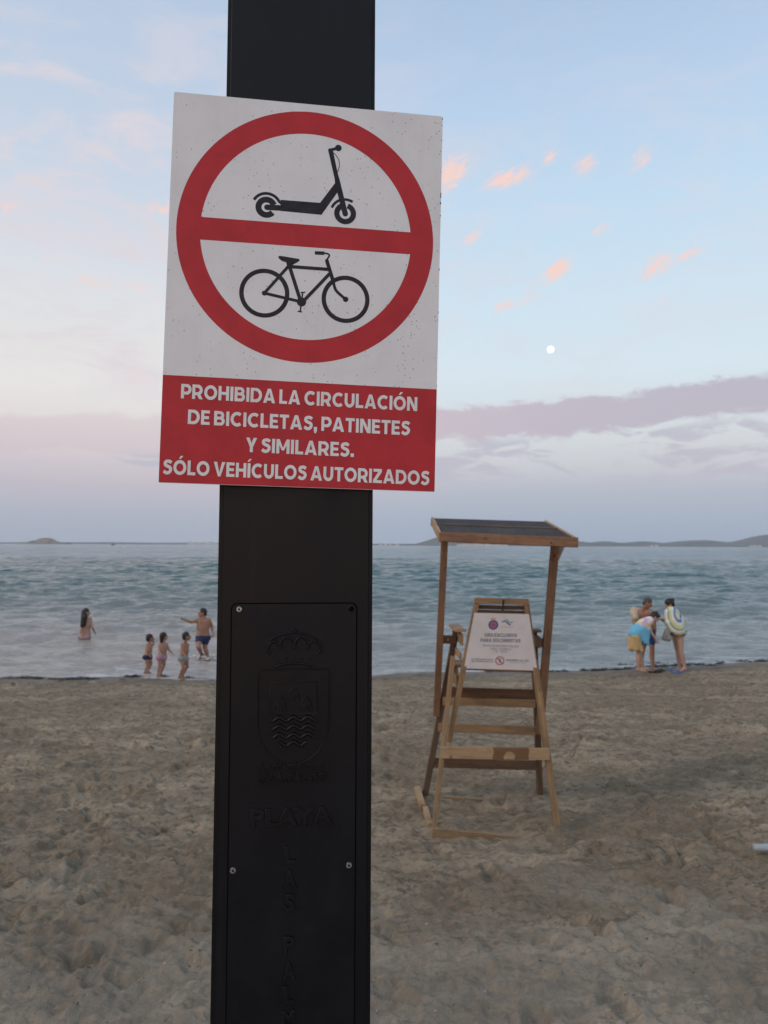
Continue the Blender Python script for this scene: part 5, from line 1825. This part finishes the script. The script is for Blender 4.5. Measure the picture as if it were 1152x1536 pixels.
crumbs('shell_fragments', 420, varied('shell_white', (.62, .58, .52), (.40, .35, .30), 50, .6), (.0018, .0055), 3.2, 13, .8, '')
crumbs('dark_debris', 700, varied('dry_weed_bits', (.045, .035, .025), (.08, .06, .04), 50, .9), (.002, .007), 3.0, 15, .6, '')

# seaweed wrack at the water's edge
weedm = varied('wet_seaweed', (.022, .022, .014), (.05, .045, .03), 30, .6)
V_, F_ = [], []
random.seed(5)
clumps = [(at(112, 1021.5, 14.9).x, 14.9, .55, .16), (at(30, 1016, 15.1).x, 15.05, .5, .07), (at(203, 1015.5, 15.3).x, 15.3, .10, .07), (at(990, 994, 17.1).x, 17.3, .35, .1), (at(930, 995, 17.1).x, 17.1, .4, .08)]
for xx in np.arange(-11, 13, .09):
    if random.random() < (.12 if xx < 3.5 else .5):
        clumps.append((xx, float(shore(np.array(xx))) - .16 + random.gauss(0, .10), random.uniform(.05, .20), random.uniform(.02, .06)))
for (xc, yc, rx, ry) in clumps:
    n = int(30 + 900 * rx * ry * 3)
    for i in range(n):
        a = random.random() * 6.28
        q = random.random() ** .6
        x_, y_ = xc + rx * q * math.cos(a), yc + ry * q * math.sin(a)
        z_ = max(sand_z(x_, y_), -.01) + random.uniform(.002, .045 * (1 - q) + .01)
        aa = random.random() * 3.14
        l_, w_ = random.uniform(.02, .06), random.uniform(.004, .012)
        b0 = len(V_)
        dx, dy = math.cos(aa), math.sin(aa)
        for (u_, v_, h_) in [(-1, -1, 0), (0, -1, .012), (1, -1, 0), (1, 1, 0), (0, 1, .012), (-1, 1, 0)]:
            V_.append((x_ + dx * l_ * u_ - dy * w_ * v_, y_ + dy * l_ * u_ + dx * w_ * v_, z_ + h_))
        F_ += [(b0, b0 + 1, b0 + 4, b0 + 5), (b0 + 1, b0 + 2, b0 + 3, b0 + 4)]
tag(link('seaweed', pydata('seaweed', V_, F_), weedm), kind='stuff')

# splash and foam round the striding man
foamm = mat('sea_foam', (.75, .78, .80), .5)[0]
k = bmesh.new()
random.seed(8)
mp0 = at(306, 985, 17.9)
for i in range(70):
    a = random.random() * 6.28
    rr2 = random.uniform(.12, .75)
    bmesh.ops.create_icosphere(k, subdivisions=1, radius=random.uniform(.008, .022), matrix=Matrix.Translation((mp0.x + .15 + rr2 * math.cos(a), 17.9 + rr2 * .6 * math.sin(a), random.uniform(.0, .03) + .10 * max(0, .35 - rr2))) @ Matrix.Diagonal((1.5, 1.2, .7, 1)))
tag(bmesh_obj('water_splash', k, foamm, smooth=True), kind='stuff')
